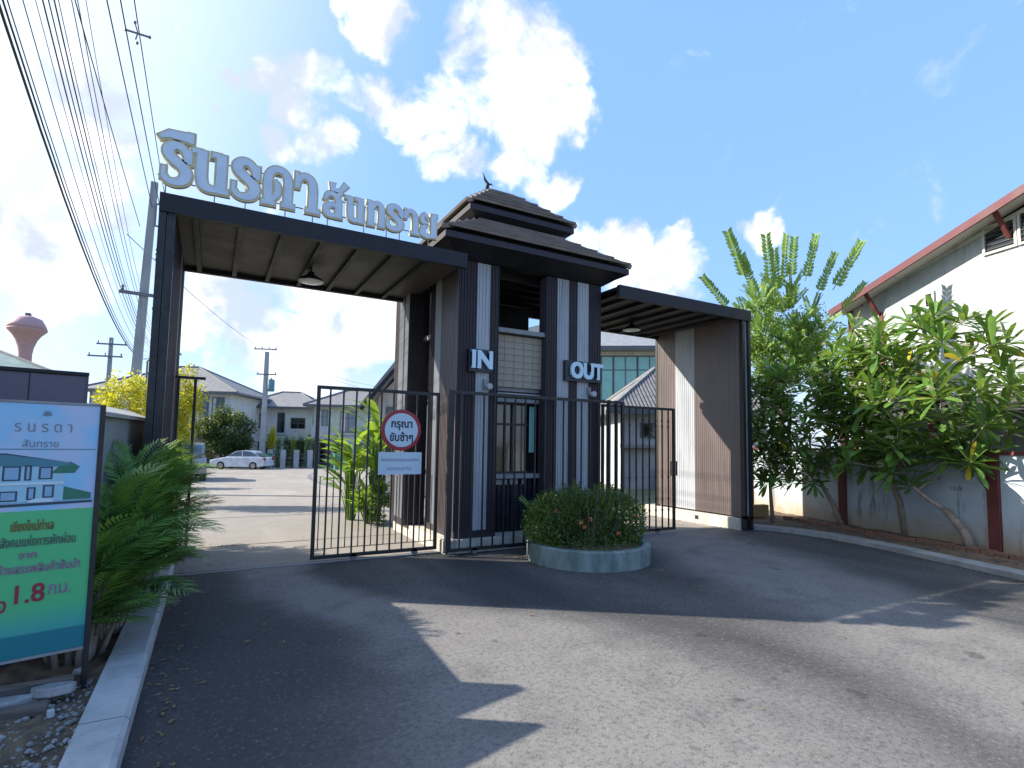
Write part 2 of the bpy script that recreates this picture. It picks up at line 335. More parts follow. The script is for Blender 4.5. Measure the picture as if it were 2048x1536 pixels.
# ================================================================== the ground
def sheet(name, pts, z, m):
    return struct(MB().add([(x, y, z) for x, y in pts], [tuple(range(len(pts)))]).build(name, m))
def gz(y): return -.0235*min(max(0, y-14), 38)
ys = [-200, 14, 24, 34, 44, 52, 90, 200, 700]
gm = MB(); 
for x0, x1 in ((-400, -40), (-40, 40), (40, 400)):
    for y0, y1 in zip(ys[:-1], ys[1:]): gm.add([(x0, y0, gz(y0)-.03), (x1, y0, gz(y0)-.03), (x1, y1, gz(y1)-.03), (x0, y1, gz(y1)-.03)], [(0, 1, 2, 3)])
struct(gm.build('ground', 'earth'))
RK = [(9.12, 9.5), (9.14, 7.6), (9.3, 6.95), (9.56, 6.4), (9.62, 5.6), (9.45, 4.7), (9.18, 3.8), (8.9, 2.9), (8.55, 1.7), (8.15, .4), (7.8, -.8), (7.6, -1.5)]
road = [(-.3, 7.58), (-.3, -1.5), (-30, -1.5), (-30, -9), (30, -9), (30, -1.5)]+[(x, y) for x, y in RK[::-1] if y < 7.6]+[(9.14, 7.58)]
sheet('road', road, 0, 'asphalt')
er = MB()
for x0, x1, y0, y1 in ((-.45, 9.14, 7.58, 14), (-.9, 10, 14, 24), (-1.1, 10, 24, 30), (-30, 40, 30, 50.5)):
    er.add([(x0, y0, gz(y0)-.004), (x1, y0, gz(y0)-.004), (x1, y1, gz(y1)-.004), (x0, y1, gz(y1)-.004)], [(0, 1, 2, 3)])
ero = struct(er.build('estate_road', 'concrete_road'))
for y in (9.2, 12.4, 13.9, 17.6, 21.2, 24.8, 28.4): MB().add([(-.4, y, gz(y)-.0005), (9, y, gz(y)-.0005), (9, y+.03, gz(y+.03)-.0005), (-.4, y+.03, gz(y+.03)-.0005)], [(0, 1, 2, 3)]).build('slab_joint', 'soil', ero)
MBk = MB()
for i in range(len(RK)-1):                             # flat pale gutter and low kerb on the right
    (x0, y0), (x1, y1) = RK[i], RK[i+1]; q = [(x0, y0), (x1, y1), (x1+.34, y1+.05), (x0+.34, y0+.05)]
    MBk.add([(x, y, z) for z in (-.02, .07) for x, y in q], [(4, 5, 6, 7), (0, 1, 5, 4), (2, 3, 7, 6), (3, 0, 4, 7), (1, 2, 6, 5)])
struct(MBk.build('kerb', 'gutter'))
# raised kerb on the left, stone by stone
kb = struct(thing('kerb', '', '')); del kb['label'], kb['category']
m = MB().add([(-.11, 0, -.1), (.11, 0, -.1), (.11, 0, .10), (.085, 0, .12), (-.11, 0, .12)]+[(-.11, .985, -.1), (.11, .985, -.1), (.11, .985, .10), (.085, .985, .12), (-.11, .985, .12)],
    [(0, 1, 2, 3, 4), (9, 8, 7, 6, 5), (0, 5, 6, 1), (1, 6, 7, 2), (2, 7, 8, 3), (3, 8, 9, 4), (4, 9, 5, 0)])
k0 = m.build('kerb_stone', 'kerb', kb); k0.location = (-.41, -1.4, 0)
for i in range(1, 9):
    c = k0.copy(); C.objects.link(c); c.location = (-.41+random.uniform(-.003, .003), -1.4+i, random.uniform(-.003, .002)); c.parent = kb
def bumpy(name, x0, x1, y0, y1, z, amp, m, nx=60, ny=120):
    X, Y = np.meshgrid(np.linspace(0, 1, nx), np.linspace(0, 1, ny)); a = np.random.default_rng(3).normal(size=X.shape)
    for _ in range(2): a = (a+np.roll(a, 1, 0)+np.roll(a, 1, 1)+np.roll(a, -1, 0)+np.roll(a, -1, 1))/5
    YY = y0+(y1-y0)*Y; x0, x1 = (np.interp(YY, t[0], t[1]) if hasattr(t, '__len__') else t for t in (x0, x1))
    V = np.stack([x0+(x1-x0)*X, y0+(y1-y0)*Y, z+amp*a], -1).reshape(-1, 3)
    i = (np.arange(ny-1)[:, None]*nx+np.arange(nx-1)).ravel(); F = np.stack([i, i+1, i+nx+1, i+nx], 1)
    return struct(link(name, npmesh(name, V, F), m, smooth=True))
bumpy('planting_soil', -3.2, -.51, -1.4, 13, .06, .05, 'soil')
bumpy('soil_strip', ([p[1] for p in RK[::-1]], [p[0]+.32 for p in RK[::-1]]), ([-1.4, 9.6], [9.9, 12.6]), -1.4, 9.4, .055, .03, 'soil')
st = MB()
for i in range(3200):                                  # gravel and grit at the foot of the board
    x, y = random.uniform(-1.6, -.54), random.uniform(2.0, 4.4); q = random.random()**3*.016+.003
    st.lathe((x, y, .062), [(0, -q), (q, -.2*q), (q*random.uniform(.4, .9), q*.5), (0, q*.8)], 4)
stuff(st.build('gravel', 'stone'))
# brick edging on the right
eb = struct(thing('brick_edging', '', '')); del eb['label'], eb['category']
b0 = None
for i in range(26):
    t = i/26; x, y = 10.86-.62*t*1.3, 7.3-4.1*t*1.15
    if b0 is None: b0 = MB().box(-.045, .045, -.085, .085, -.02, .085).build('brick', 'brick', eb); o = b0
    else: o = b0.copy(); C.objects.link(o); o.parent = eb
    o.location = (x, y, .03+random.uniform(-.01, .02)); o.rotation_euler = (random.uniform(-.1, .1), random.uniform(-.15, .15), -.17+random.uniform(-.12, .12))
lt = MB(); lr_ = random.Random(11)
def strewn(n, f, zf):
    for i in range(n):
        x, y = f(); a = lr_.uniform(0, 6.28); q = lr_.uniform(.012, .035); d = Vector((math.cos(a), math.sin(a), 0))*q; e = Vector((-d.y, d.x, 0))*.4; c = Vector((x, y, zf+lr_.uniform(.002, .012)))
        lt.add([c-d, c+e+Vector((0, 0, .004)), c+d, c-e], [(0, 1, 2, 3)])
def rk(y, o): return float(np.interp(y, [p[1] for p in RK[::-1]], [p[0] for p in RK[::-1]]))+o
def f1(): y = lr_.uniform(1.5, 8.5); return rk(y, -abs(lr_.gauss(0, .28))), y
def f2(): y = lr_.uniform(1.5, 8.8); return rk(y, lr_.uniform(.35, 1.7)), y
def f3(): a = lr_.uniform(0, 6.28); q = .88+abs(lr_.gauss(0, .18)); return 4.72+math.cos(a)*q, 6.22+math.sin(a)*q
def f4(): return -.28+abs(lr_.gauss(0, .16)), lr_.uniform(2.4, 9.5)
def f5(): return lr_.uniform(-.2, 9), lr_.uniform(1.5, 7.2)
strewn(240, f1, .002); strewn(420, f2, .085); strewn(110, f3, .002); strewn(160, f4, .002); strewn(70, f5, .002)
stuff(lt.build('leaf_litter', 'litter'))
# ================================================================== gatehouse
gh = thing('gatehouse', 'brown clad guard tower with two tiered tiled roof between the two lanes', 'gatehouse', (4.45, 7.35, 0))
gh.location = (0, 0, 0)
MB().box(2.98, 6.0, 7.26, 9.75, -.02, .19).build('plinth', 'plinth', gh, bev=.012)
def clad(par, o, u, n, bands, z0, z1, nm='column'):
    for t0, t1, m in bands:
        q = Vector(o)+Vector(u)*t0
        ribbed(MB(), q, u, t1-t0, z0, z1, n).build('cladding_strip' if m == 'pale' else 'cladding_panel', m, par)
cols = [((3.15, 3.83), (7.35, 8.5)), ((4.72, 5.83), (7.35, 7.58)), ((2.9, 3.26), (8.9, 9.68)), ((5.82, 5.98), (8.72, 9.34))]
for k, ((x0, x1), (y0, y1)) in enumerate(cols):
    cc = MB().box(x0, x1, y0, y1, .19, 4.36).build('column', 'shade_brown', gh)
    e = .004
    Bc, T = 'shade_brown', 4.35  # shaded faces take the darkened brown, sunlit left faces mostly the lighter one
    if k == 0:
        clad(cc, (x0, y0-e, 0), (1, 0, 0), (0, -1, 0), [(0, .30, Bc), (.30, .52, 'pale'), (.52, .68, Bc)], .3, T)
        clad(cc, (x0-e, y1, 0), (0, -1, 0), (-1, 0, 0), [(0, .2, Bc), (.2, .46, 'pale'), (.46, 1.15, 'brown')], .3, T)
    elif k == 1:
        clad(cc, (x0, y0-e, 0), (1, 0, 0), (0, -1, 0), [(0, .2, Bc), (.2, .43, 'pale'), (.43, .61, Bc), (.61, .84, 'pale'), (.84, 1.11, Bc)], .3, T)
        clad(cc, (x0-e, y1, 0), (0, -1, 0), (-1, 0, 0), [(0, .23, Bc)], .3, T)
        MB().box(5.5, 5.828, 7.583, 8.1, .19, 4.36).build('column', 'shade_brown', gh)
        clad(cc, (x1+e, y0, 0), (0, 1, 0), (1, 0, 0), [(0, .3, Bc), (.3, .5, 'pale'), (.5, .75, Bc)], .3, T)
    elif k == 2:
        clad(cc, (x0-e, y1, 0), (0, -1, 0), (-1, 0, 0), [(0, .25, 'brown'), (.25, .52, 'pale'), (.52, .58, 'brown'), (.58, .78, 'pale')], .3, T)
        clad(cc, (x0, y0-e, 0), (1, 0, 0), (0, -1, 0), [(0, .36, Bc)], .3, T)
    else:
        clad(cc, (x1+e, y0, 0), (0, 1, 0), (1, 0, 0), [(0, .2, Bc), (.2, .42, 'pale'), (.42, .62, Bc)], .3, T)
# booth between the columns
bo = MB().box(3.42, 5.56, 7.66, 9.2, .19, 1.04).build('booth_wall', 'booth', gh)
for (o, u, n, L) in (((3.83, 7.62), (1, 0), (0, -1), .89), ((3.38, 9.2), (0, -1), (-1, 0), .7), ((5.60, 8.1), (0, 1), (1, 0), .62)):
    o, u, n = Vector((*o, 0)), Vector((*u, 0)), Vector((*n, 0)); k = int(L/.075)
    sl = None
    for i in range(k):
        p = o+u*((i+.5)*L/k); q = p-n*.02
        MB().bar((q.x, q.y, .2), (q.x, q.y, 1.02), .052, .03, n).build('slat', 'booth', gh)
    a, b = o+n*.03, o+u*L+n*.03
    for z, h, dpt, mm in ((1.075, .07, .16, 'greytrim'), (2.28, .06, .10, 'greytrim'), (2.37, .05, .14, 'pale'), (2.455, .06, .10, 'greytrim')):
        MB().bar((a.x, a.y, z), (b.x, b.y, z), dpt, h).build('ledge' if z < 2 else 'moulding', mm, gh)
    g = o-n*.05; h2 = g+u*L
    wdw = MB()
    for t in (.02, L*.5, L-.02): p = g+u*t; wdw.bar((p.x, p.y, 1.11), (p.x, p.y, 2.25), .035, .05)
    for z in (1.125, 1.9, 2.235): wdw.bar((g.x, g.y, z), (h2.x, h2.y, z), .04, .035)
    wf = wdw.build('window_frame', 'black', gh)
    p0, p1 = g-n*.01, h2-n*.01
    MB().bar((p0.x, p0.y, 1.68), (p1.x, p1.y, 1.68), .008, 1.13).build('pane', 'dglass', wf)
MB().box(4.56, 4.68, 7.60, 7.606, 1.45, 2.2).build('pane', 'gglass', gh)
MB().box(3.5, 5.5, 7.8, 9.1, 1.04, 2.3).build('booth_interior', 'booth', gh)
MB().box(3.42, 5.56, 7.66, 9.2, 2.3, 2.47).build('booth_roof', 'greytrim', gh)
for i, (x, z) in enumerate(((3.92, .99), (4.10, .99), (4.2, .99), (4.29, .99), (4.42, .99))):   # small grey blocks over the slat tops
    MB().box(x, x+(.14 if i == 0 else .05), 7.575, 7.59, z-.05, z+.03).build('grey_block', 'greytrim', gh)
# tiled parapets above the booth, tile by tile
def parapet(o, u, n, L, nc, nr=8):
    o, u, n = Vector(o), Vector(u), Vector(n); z0, z1 = 2.485, 3.32
    a, b = o-n*.06, o+u*L-n*.06
    pp = MB().bar((a.x, a.y, (z0+z1)/2), (b.x, b.y, (z0+z1)/2), .10, z1-z0).build('parapet', 'grout', gh)
    t0 = None; tw, th = L/nc, (z1-z0)/nr
    for r in range(nr):
        for c in range(nc):
            q = o+u*((c+.5)*tw)
            if t0 is None: t0 = MB().box(-tw/2+.003, tw/2-.003, -.010, .006, -th/2+.003, th/2-.003).build('tile', 'tilepanel', pp); t = t0
            else: t = t0.copy(); C.objects.link(t); t.parent = pp
            t.matrix_local = Matrix.Translation((q.x, q.y, z0+(r+.5)*th)) @ Matrix.Rotation(math.atan2(u.y, u.x), 4, 'Z') @ Matrix.Translation((0, random.uniform(-.0015, .0015), 0))
    a, b = o+n*.01, o+u*L+n*.01
    MB().bar((a.x, a.y, 3.375), (b.x, b.y, 3.375), .20, .07).build('capping', 'greytrim', gh)
parapet((3.835, 7.5, 0), (1, 0, 0), (0, -1, 0), .88, 5)
parapet((3.27, 9.32, 0), (0, -1, 0), (-1, 0, 0), .815, 4)
parapet((5.71, 8.105, 0), (0, 1, 0), (1, 0, 0), .61, 3)
MB().box(3.4, 5.80, 9.2, 9.3, 2.48, 3.42).build('parapet_panel', 'tilepanel', gh)
MB().box(3.4, 5.47, 9.2, 9.28, 3.43, 4.3).build('rear_screen', 'shade_brown', gh); MB().box(5.475, 5.80, 9.2, 9.28, 4.13, 4.34).build('rear_screen', 'shade_brown', gh)
# ring beam, ceiling and rafters
rb = MB(); rb.box(3.11, 5.87, 7.31, 7.47, 4.365, 4.5); rb.box(3.11, 5.87, 9.4, 9.56, 4.365, 4.5); rb.box(3.11, 3.27, 7.475, 9.395, 4.365, 4.5); rb.box(5.71, 5.87, 7.475, 9.395, 4.365, 4.5)
rb.build('ring_beam', 'dark', gh)
MB().box(3.28, 5.70, 7.48, 9.39, 4.44, 4.47).build('ceiling', 'soffit', gh)
for y in (7.75, 8.1, 8.45, 8.8, 9.1): MB().box(3.28, 5.70, y, y+.07, 4.30, 4.435).build('ceiling_beam', 'dark', gh)
def hip(par, e, z0, t, z1, n, over=.05):
    (x0, x1, y0, y1), (a0, a1, b0, b1) = e, t
    E_ = [Vector(p) for p in ((x0, y0, z0), (x1, y0, z0), (x1, y1, z0), (x0, y1, z0))]
    T_ = [Vector(p) for p in ((a0, b0, z1), (a1, b0, z1), (a1, b1, z1), (a0, b1, z1))]
    MB().add(E_+T_, [(0, 1, 5, 4), (1, 2, 6, 5), (2, 3, 7, 6), (3, 0, 4, 7), (0, 3, 2, 1)]).build('roof_deck', 'booth', par)  # deck coloured dark so the slits under the courses read as shadow
    for s in range(4):
        A, B, D_, G = E_[s], E_[(s+1) % 4], T_[(s+1) % 4], T_[s]
        nn = (B-A).cross(G-A).normalized()
        for i in range(n):
            f0, f1 = i/n, min((i+1.02)/n, 1)
            p = [A.lerp(G, f0), B.lerp(D_, f0), B.lerp(D_, f1), A.lerp(G, f1)]
            lo, hi = nn*.108, nn*.022
            q = [p[0]+nn*.070, p[1]+nn*.070, p[2]+nn*.004, p[3]+nn*.004, p[0]+lo, p[1]+lo, p[2]+hi, p[3]+hi]
            MB().add(q, [(0, 3, 2, 1), (4, 5, 6, 7), (0, 1, 5, 4), (1, 2, 6, 5), (2, 3, 7, 6), (3, 0, 4, 7)]).build('tile_course', 'rooftile', par)
    for s in range(4):
        d = (E_[s]-T_[s]).normalized()
        MB().bar(T_[s]+Vector((0, 0, .05)), E_[s]+d*.04+Vector((0, 0, .05)), .085, .06).build('hip_cap', 'rooftile', par)
def tier(e, inner, ze, zs, top, zt, n, nm):
    (x0, x1, y0, y1), (a0, a1, b0, b1) = e, inner
    o = MB().add([(x0+.02, y0+.02, ze), (x1-.02, y0+.02, ze), (x1-.02, y1-.02, ze), (x0+.02, y1-.02, ze), (a0, b0, zs), (a1, b0, zs), (a1, b1, zs), (a0, b1, zs)],
        [(0, 1, 5, 4), (1, 2, 6, 5), (2, 3, 7, 6), (3, 0, 4, 7), (0, 3, 2, 1)]).build(nm, 'dark', gh)
    fb = MB(); fb.box(x0, x1, y0, y0+.028, ze-.015, ze+.075); fb.box(x0, x1, y1-.028, y1, ze-.015, ze+.075); fb.box(x0, x0+.028, y0+.03, y1-.03, ze-.015, ze+.075); fb.box(x1-.028, x1, y0+.03, y1-.03, ze-.015, ze+.075)
    fb.build('fascia', 'shade_brown', o); hip(o, e, ze+.08, top, zt, n)
    return o
r1 = tier((2.75, 6.12, 6.95, 9.95), (3.12, 5.86, 7.32, 9.55), 4.52, 4.36, (3.8, 5.07, 7.9, 9.0), 5.25, 5, 'lower_roof')
r2 = tier((3.42, 5.44, 7.62, 9.28), (3.86, 5.0, 8.0, 8.92), 5.33, 5.14, (4.18, 4.62, 8.44, 8.54), 6.08, 5, 'upper_roof')
MB().box(4.14, 4.66, 8.42, 8.56, 6.10, 6.17).build('ridge_cap', 'rooftile', r2, bev=.02)
fn = MB().tube([(4.17, 8.49, 6.10), (4.13, 8.49, 6.19), (4.15, 8.49, 6.26), (4.09, 8.49, 6.33), (4.04, 8.49, 6.46)], [.05, .042, .034, .022, .004], 8)
fn.tube([(4.15, 8.49, 6.24), (4.22, 8.49, 6.28), (4.25, 8.49, 6.24)], [.02, .014, .004], 6); fn.build('finial', 'dark', gh, True)
# ================================================================== canopies
def canopy(name, label, x0, x1, xw, ribs, side):
    g = thing(name, label, 'canopy'); WM, PM = ('shade_brown', 'greytrim') if side < 0 else ('brown', 'pale')  # left wall: same cladding in darker colours, painting in its shade
    MB().box(x0, x1, 6.91, 6.985, 4.08, 4.29).build('front_beam', 'dark', g)
    MB().box(x0, x1, 9.235, 9.31, 4.08, 4.29).build('rear_beam', 'dark', g)
    MB().box(x0, x1, 6.99, 9.23, 4.235, 4.27).build('roof_sheet', 'dark', g)
    xs = sorted([x0+.06]+ribs+[x1-.03])
    for a, b in zip(xs[:-1], xs[1:]): MB().box(a+.005, b-.005, 7.0, 9.225, 4.15, 4.165).build('soffit_panel', 'soffit', g)
    for x in ribs: MB().box(x-.03, x+.03, 6.99, 9.23, 4.085, 4.148).build('rib', 'dark', g)
    # end wall
    a, b = xw
    wl = MB().box(a+.012, b-.012, 7.02, 9.22, .26, 4.2).build('wall', 'brown', g)
    for (fx, nn) in ((a, -1), (b, 1)):
        o, u = ((fx+.004 if nn < 0 else fx-.004), 9.22, 0), (0, -1, 0)
        off = -nn*.004
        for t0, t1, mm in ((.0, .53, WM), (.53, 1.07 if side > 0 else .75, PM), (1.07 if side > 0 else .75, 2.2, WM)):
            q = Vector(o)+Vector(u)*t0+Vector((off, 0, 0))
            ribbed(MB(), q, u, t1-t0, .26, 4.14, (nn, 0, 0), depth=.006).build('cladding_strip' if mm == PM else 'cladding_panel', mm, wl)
    for (px, py) in ((a, 6.93), (b-.07, 6.93), (a, 9.23), (b-.07, 9.23)):
        MB().box(px, px+.07, py, py+.075, 0, 4.078).build('post', 'black', g)
    MB().box(a, b, 6.93, 7.0, .22, .27).build('bottom_rail', 'black', g)
    MB().box(a+.075, b-.075, 6.97, 6.99, .27, 4.07).build('end_trim', 'greytrim', g)
    pl = MB().box(a-.05, b+.06, 7.03, 9.6, -.02, .225).build('plinth', 'plinth', g, bev=.01)
    yy = 8.02
    MB().box((a-.056 if side > 0 else b+.054), (a-.048 if side > 0 else b+.062), yy, yy+.09, .08, .16).build('drain_hole', 'booth', pl)
    return g
canopy('gate_canopy', 'flat dark canopy over the left lane carrying the raised Thai letters', -.62, 3.08, (-.62, -.46), [-.27+.463*i for i in range(7)], -1)
canopy('gate_canopy', 'flat dark canopy over the right lane ending in the clad wall beside the trees', 5.88, 9.24, (8.995, 9.235), [6.15+.42*i for i in range(7)], 1)
# ================================================================== raised letters
def smooth(pts, k=5):
    P = [Vector((*p, 0)) for p in pts]; out = []
    for i in range(len(P)-1):
        a, b, c, d = P[max(i-1, 0)], P[i], P[i+1], P[min(i+2, len(P)-1)]
        for j in range(k):
            t = j/k; out.append(.5*((2*b)+(c-a)*t+(2*a-5*b+4*c-d)*t*t+(3*b-3*c+d-a)*t**3))
    return out+[P[-1]]
def stroke(mb, pts, wd, y0, y1, grow=0, sm=True, tf=lambda p: p):
    P = smooth(pts) if sm and len(pts) > 2 else [Vector((*p, 0)) for p in pts]
    n = len(P); L, R = [], []
    for i, p in enumerate(P):
        d = (P[min(i+1, n-1)]-P[max(i-1, 0)]).normalized(); q = Vector((-d.y, d.x, 0))
        t = i/(n-1); h = (wd if not hasattr(wd, '__len__') else np.interp(t, np.linspace(0, 1, len(wd)), wd))/2+grow
        e = d*(-grow if i == 0 else grow if i == n-1 else 0)
        L.append(p+e+q*h); R.append(p+e-q*h)
    k = len(mb.v); V = [tf(v) for v in L+R]
    mb.v += [(v[0], y0, v[1]) for v in V]+[(v[0], y1, v[1]) for v in V]
    for i in range(n-1):
        mb.f += [(k+i, k+i+1, k+n+i+1, k+n+i), (k+2*n+i, k+3*n+i, k+3*n+i+1, k+2*n+i+1), (k+i, k+2*n+i, k+2*n+i+1, k+i+1), (k+n+i, k+n+i+1, k+3*n+i+1, k+3*n+i)]
    mb.f += [(k, k+n, k+3*n, k+2*n), (k+n-1, k+3*n-1, k+4*n-1, k+2*n-1)]
GL = {  # strokes in a box one unit high: (points, width, curved?)
 'ro': [([(.47, .60), (.46, .76), (.38, .90), (.24, .95), (.12, .86), (.11, .72), (.22, .59), (.38, .46), (.47, .30), (.42, .13), (.27, .05), (.12, .07), (.04, .17)], [.07, .10, .13, .17, .18, .17, .17, .19, .19, .14, .10, .09], 1),
        ([(.52, .56), (.52, .88)], .07, 0), ([(.03, .12), (.03, .38)], .05, 0)],
 'no': [([(.22, .98), (.22, .40), (.27, .14), (.42, .06), (.58, .08)], [.19, .19, .19, .14, .11], 1), ([(.64, .98), (.64, 0)], .19, 0), ([(.02, .955), (.2, .955)], .09, 0), ([(.44, .955), (.6, .955)], .09, 0), ([(.56, .05), (.80, .05)], .09, 0)],
 'do': [([(.20, .06), (.15, .30), (.15, .68), (.24, .88), (.42, .95), (.60, .88), (.69, .66), (.69, .06)], [.19, .19, .19, .15, .12, .14, .19, .19], 1), ([(.22, .10), (.40, .30), (.40, .52), (.34, .62)], [.06, .13, .14, .04], 1), ([(0, .045), (.34, .045)], .09, 0), ([(.54, .045), (.86, .045)], .09, 0)],
 'aa': [([(.06, .62), (.10, .84), (.26, .94), (.42, .86), (.48, .64), (.48, .04)], [.08, .12, .12, .16, .19, .19], 1), ([(.04, .60), (.04, 1.0)], .06, 0), ([(.32, .045), (.66, .045)], .09, 0)],
 'so': [([(.06, .66), (.16, .88), (.34, .92), (.50, .80), (.56, .60), (.56, .05)], [.08, .14, .15, .17, .2, .2], 1), ([(.54, .40), (.34, .50), (.14, .40), (.12, .18), (.28, .06), (.5, .12)], [.1, .13, .19, .19, .13, .08], 1), ([(.52, .86), (.66, 1.04)], .10, 0), ([(.44, .045), (.70, .045)], .09, 0)],
 'tho': [([(.14, .96), (.14, .05)], .2, 0), ([(.22, .72), (.36, .93), (.54, .88), (.60, .66), (.60, .05)], [.06, .12, .16, .2, .2], 1), ([(0, .95), (.14, .95)], .09, 0), ([(.02, .045), (.30, .045)], .09, 0), ([(.48, .045), (.72, .045)], .09, 0)],
 'yo': [([(.20, .92), (.10, .80), (.14, .62), (.30, .52), (.16, .38), (.12, .16), (.28, .05), (.5, .07)], [.1, .15, .16, .1, .14, .19, .13, .11], 1), ([(.60, .98), (.60, .02)], .2, 0), ([(.2, .92), (.34, .80)], .08, 0), ([(.6, .95), (.74, .95)], .08, 0)],
 'bar': [([(-.06, .02), (.10, .13), (.52, .13)], [.05, .15, .2], 0), ([(.52, .02), (.52, .24)], .07, 0)],
 'hat': [([(.02, .32), (.02, .08), (.30, .06), (.52, .36)], [.2, .16, .12, .2], 0)]}
sg = thing('letter_sign', 'pale Thai letters with gold edges standing on the left canopy', 'sign')
def letter(g, x, z, h, wk=1., lab=None):
    base = MB(); edge = MB()
    for i, (pts, wd, cv) in enumerate(GL[g]):
        tf = lambda p: (x+p[0]*h*wk, z+p[1]*h)
        stroke(base, pts, wd, 6.925+.0012*i, 6.95, .012, cv, tf); stroke(edge, pts, wd, 6.934+.0012*i, 6.985+.001*i, .058, cv, tf)
    o = base.build('letter', 'letter', sg); edge.build('letter_edge', 'gold', o)
for g, x, z, h, k in (('ro', -.62, 4.415, .47, 1.05), ('bar', -.62, 4.915, .47, 1.08), ('no', -.345, 4.415, .46, 1.02), ('ro', .07, 4.415, .47, 1.08), ('do', .39, 4.415, .47, .88), ('aa', .755, 4.415, .47, .92),
                      ('so', 1.09, 4.415, .33, 1.0), ('hat', 1.19, 4.75, .33, 1.0), ('no', 1.355, 4.415, .32, .95), ('tho', 1.645, 4.415, .33, .95), ('ro', 1.90, 4.415, .34, 1.2), ('aa', 2.14, 4.415, .33, 1.0), ('yo', 2.36, 4.415, .34, 1.0)):
    letter(g, x, z, h, k)
for z, x0, x1 in ((4.80, -.55, 1.0), (4.47, -.55, 2.6), (4.67, 1.1, 2.6)): MB().box(x0, x1, 6.990, 7.0, z-.006, z+.006).build('rail', 'steel', sg)
for x in (-.58, -.1, .22, .66, .98, 1.16, 1.62, 1.92, 2.1, 2.52): MB().box(x-.006, x+.006, 7.001, 7.011, 4.291, 4.66).build('rod', 'steel', sg)
for x in (-.53, -.38): MB().box(x-.006, x+.006, 7.001, 7.011, 4.66, 4.95).build('rod', 'steel', sg)
# ================================================================== gates
def gate(label, x0, x1, y, zt, pitch, short=False, extra=(), wheels=(), handle=None, knuckle=False):
    g = thing('sliding_gate', label, 'gate')
    fr = MB(); fr.box(x0, x1, y-.02, y+.02, zt-.045, zt); fr.box(x0, x1, y-.02, y+.02, .05, .095); fr.box(x0, x0+.045, y-.02, y+.02, .096, zt-.046); fr.box(x1-.045, x1, y-.02, y+.02, .096, zt-.046)
    fr.build('frame', 'black', g)
    n = round((x1-x0)/pitch); p = (x1-x0)/n
    b0 = MB().box(-.0105, .0105, -.0105, .0105, .096, zt-.046).build('bar', 'black', g); s0 = None
    for i in range(1, n):
        b = b0 if i == 1 else b0.copy()
        if i > 1: C.objects.link(b); b.parent = g
        b.location = (x0+i*p, y, 0)
    if knuckle:
        for i in range(1, n):
            kk = MB()
            for z in (.42, .62, 1.02, 1.95, 2.05): kk.box(x0+i*p-.015, x0+i*p+.015, y-.015, y+.015, z-.014, z+.014)
            kk.build('collar', 'black', g)
    if short:
        for i in range(n):
            o = MB().box(-.006, .006, -.006, .006, .17, 1.12).build('short_bar', 'black', g); o.location = (x0+(i+.5)*p, y+.012, 0)
        MB().box(x0+.046, x1-.046, y+.009, y+.017, .17, .18).build('thin_rail', 'black', g)
    for xe, we in extra: MB().box(xe-we/2, xe+we/2, y-.03, y+.03, .04, zt+.01).build('stile', 'black', g)
    for xw in wheels: MB().lathe((xw, y, .045), [(.02, -.02), (.045, -.02), (.045, .02), (.02, .02)], 14, 'Y').build('wheel', 'steel', g)
    if handle:
        h = MB(); z0, z1 = handle; h.box(x1+.04, x1+.06, y-.01, y+.01, z0, z1); h.box(x1-.09, x1+.06, y-.012, y+.012, z1, z1+.018); h.box(x1-.09, x1+.06, y-.012, y+.012, z0-.018, z0); h.box(x1-.1, x1-.085, y-.01, y+.01, z0, z1)
        h.build('handle', 'black', g)
    return g
gate('black barred gate leaf carrying the round speed notice, left of the gatehouse', 1.2, 2.93, 7.46, 2.32, .175, short=True, wheels=(1.75, 2.6))
gate('wide black barred gate leaf standing right in front of the gatehouse columns', 2.98, 6.18, 7.16, 2.34, .178, extra=((2.965, .05), (5.86, .04), (6.02, .03)), wheels=(3.4, 5.7))
gate('black barred gate leaf with a handle, half open at the right lane', 5.9, 7.63, 7.40, 2.30, .155, wheels=(6.1, 7.2), handle=(1.06, 1.29), knuckle=True)
tr = struct(MB().box(-.45, 3.0, 7.445, 7.475, -.005, .012).build('gate_track', 'greytrim'))
struct(MB().box(5.9, 8.9, 7.385, 7.415, -.005, .012).build('gate_track', 'greytrim'))
cf = thing('catch_frame', 'small black upright frame beside the left gate post, behind the palms', 'gate frame')
for x in (-.42, -.22): MB().box(x-.018, x+.018, 8.58, 8.62, 0, 2.40).build('post', 'black', cf)
MB().box(-.46, -.1, 8.58, 8.62, 2.402, 2.44).build('top_bar', 'black', cf)
# notices hung on the gate
ns = thing('speed_notice', 'round white notice with red rim hanging on the left gate leaf', 'sign')
MB().lathe((2.34, 7.405, 1.755), [(.29, .012), (.29, -.010), (.278, -.014)], 48, 'Y').build('rim', 'sred', ns)
MB().lathe((2.34, 7.389, 1.755), [(.238, .002), (.238, -.001)], 48, 'Y').build('face', 'sface', ns)
text('กรุณา', .15, 'snavy', ns, facing(2.34, 7.3855, 1.79), .001, width=.30, bold=.006)
text('ขับช้าๆ', .15, 'snavy', ns, facing(2.34, 7.3855, 1.60), .001, width=.33, bold=.006)
np_ = thing('notice_plate', 'pale blue rectangular notice with two faint lines, under the round sign', 'sign')
MB().box(2.03, 2.65, 7.40, 7.412, 1.135, 1.445).build('plate', 'sface', np_)
pr = mat('faded print', (.30, .30, .45), None, .5, 5)
text('ติดต่อเข้าออกกรุณาแลกบัตร', .06, pr, np_, facing(2.34, 7.3975, 1.32), .001, width=.55)
text('ขอบคุณทุกท่าน', .06, pr, np_, facing(2.33, 7.3975, 1.20), .001, width=.36)
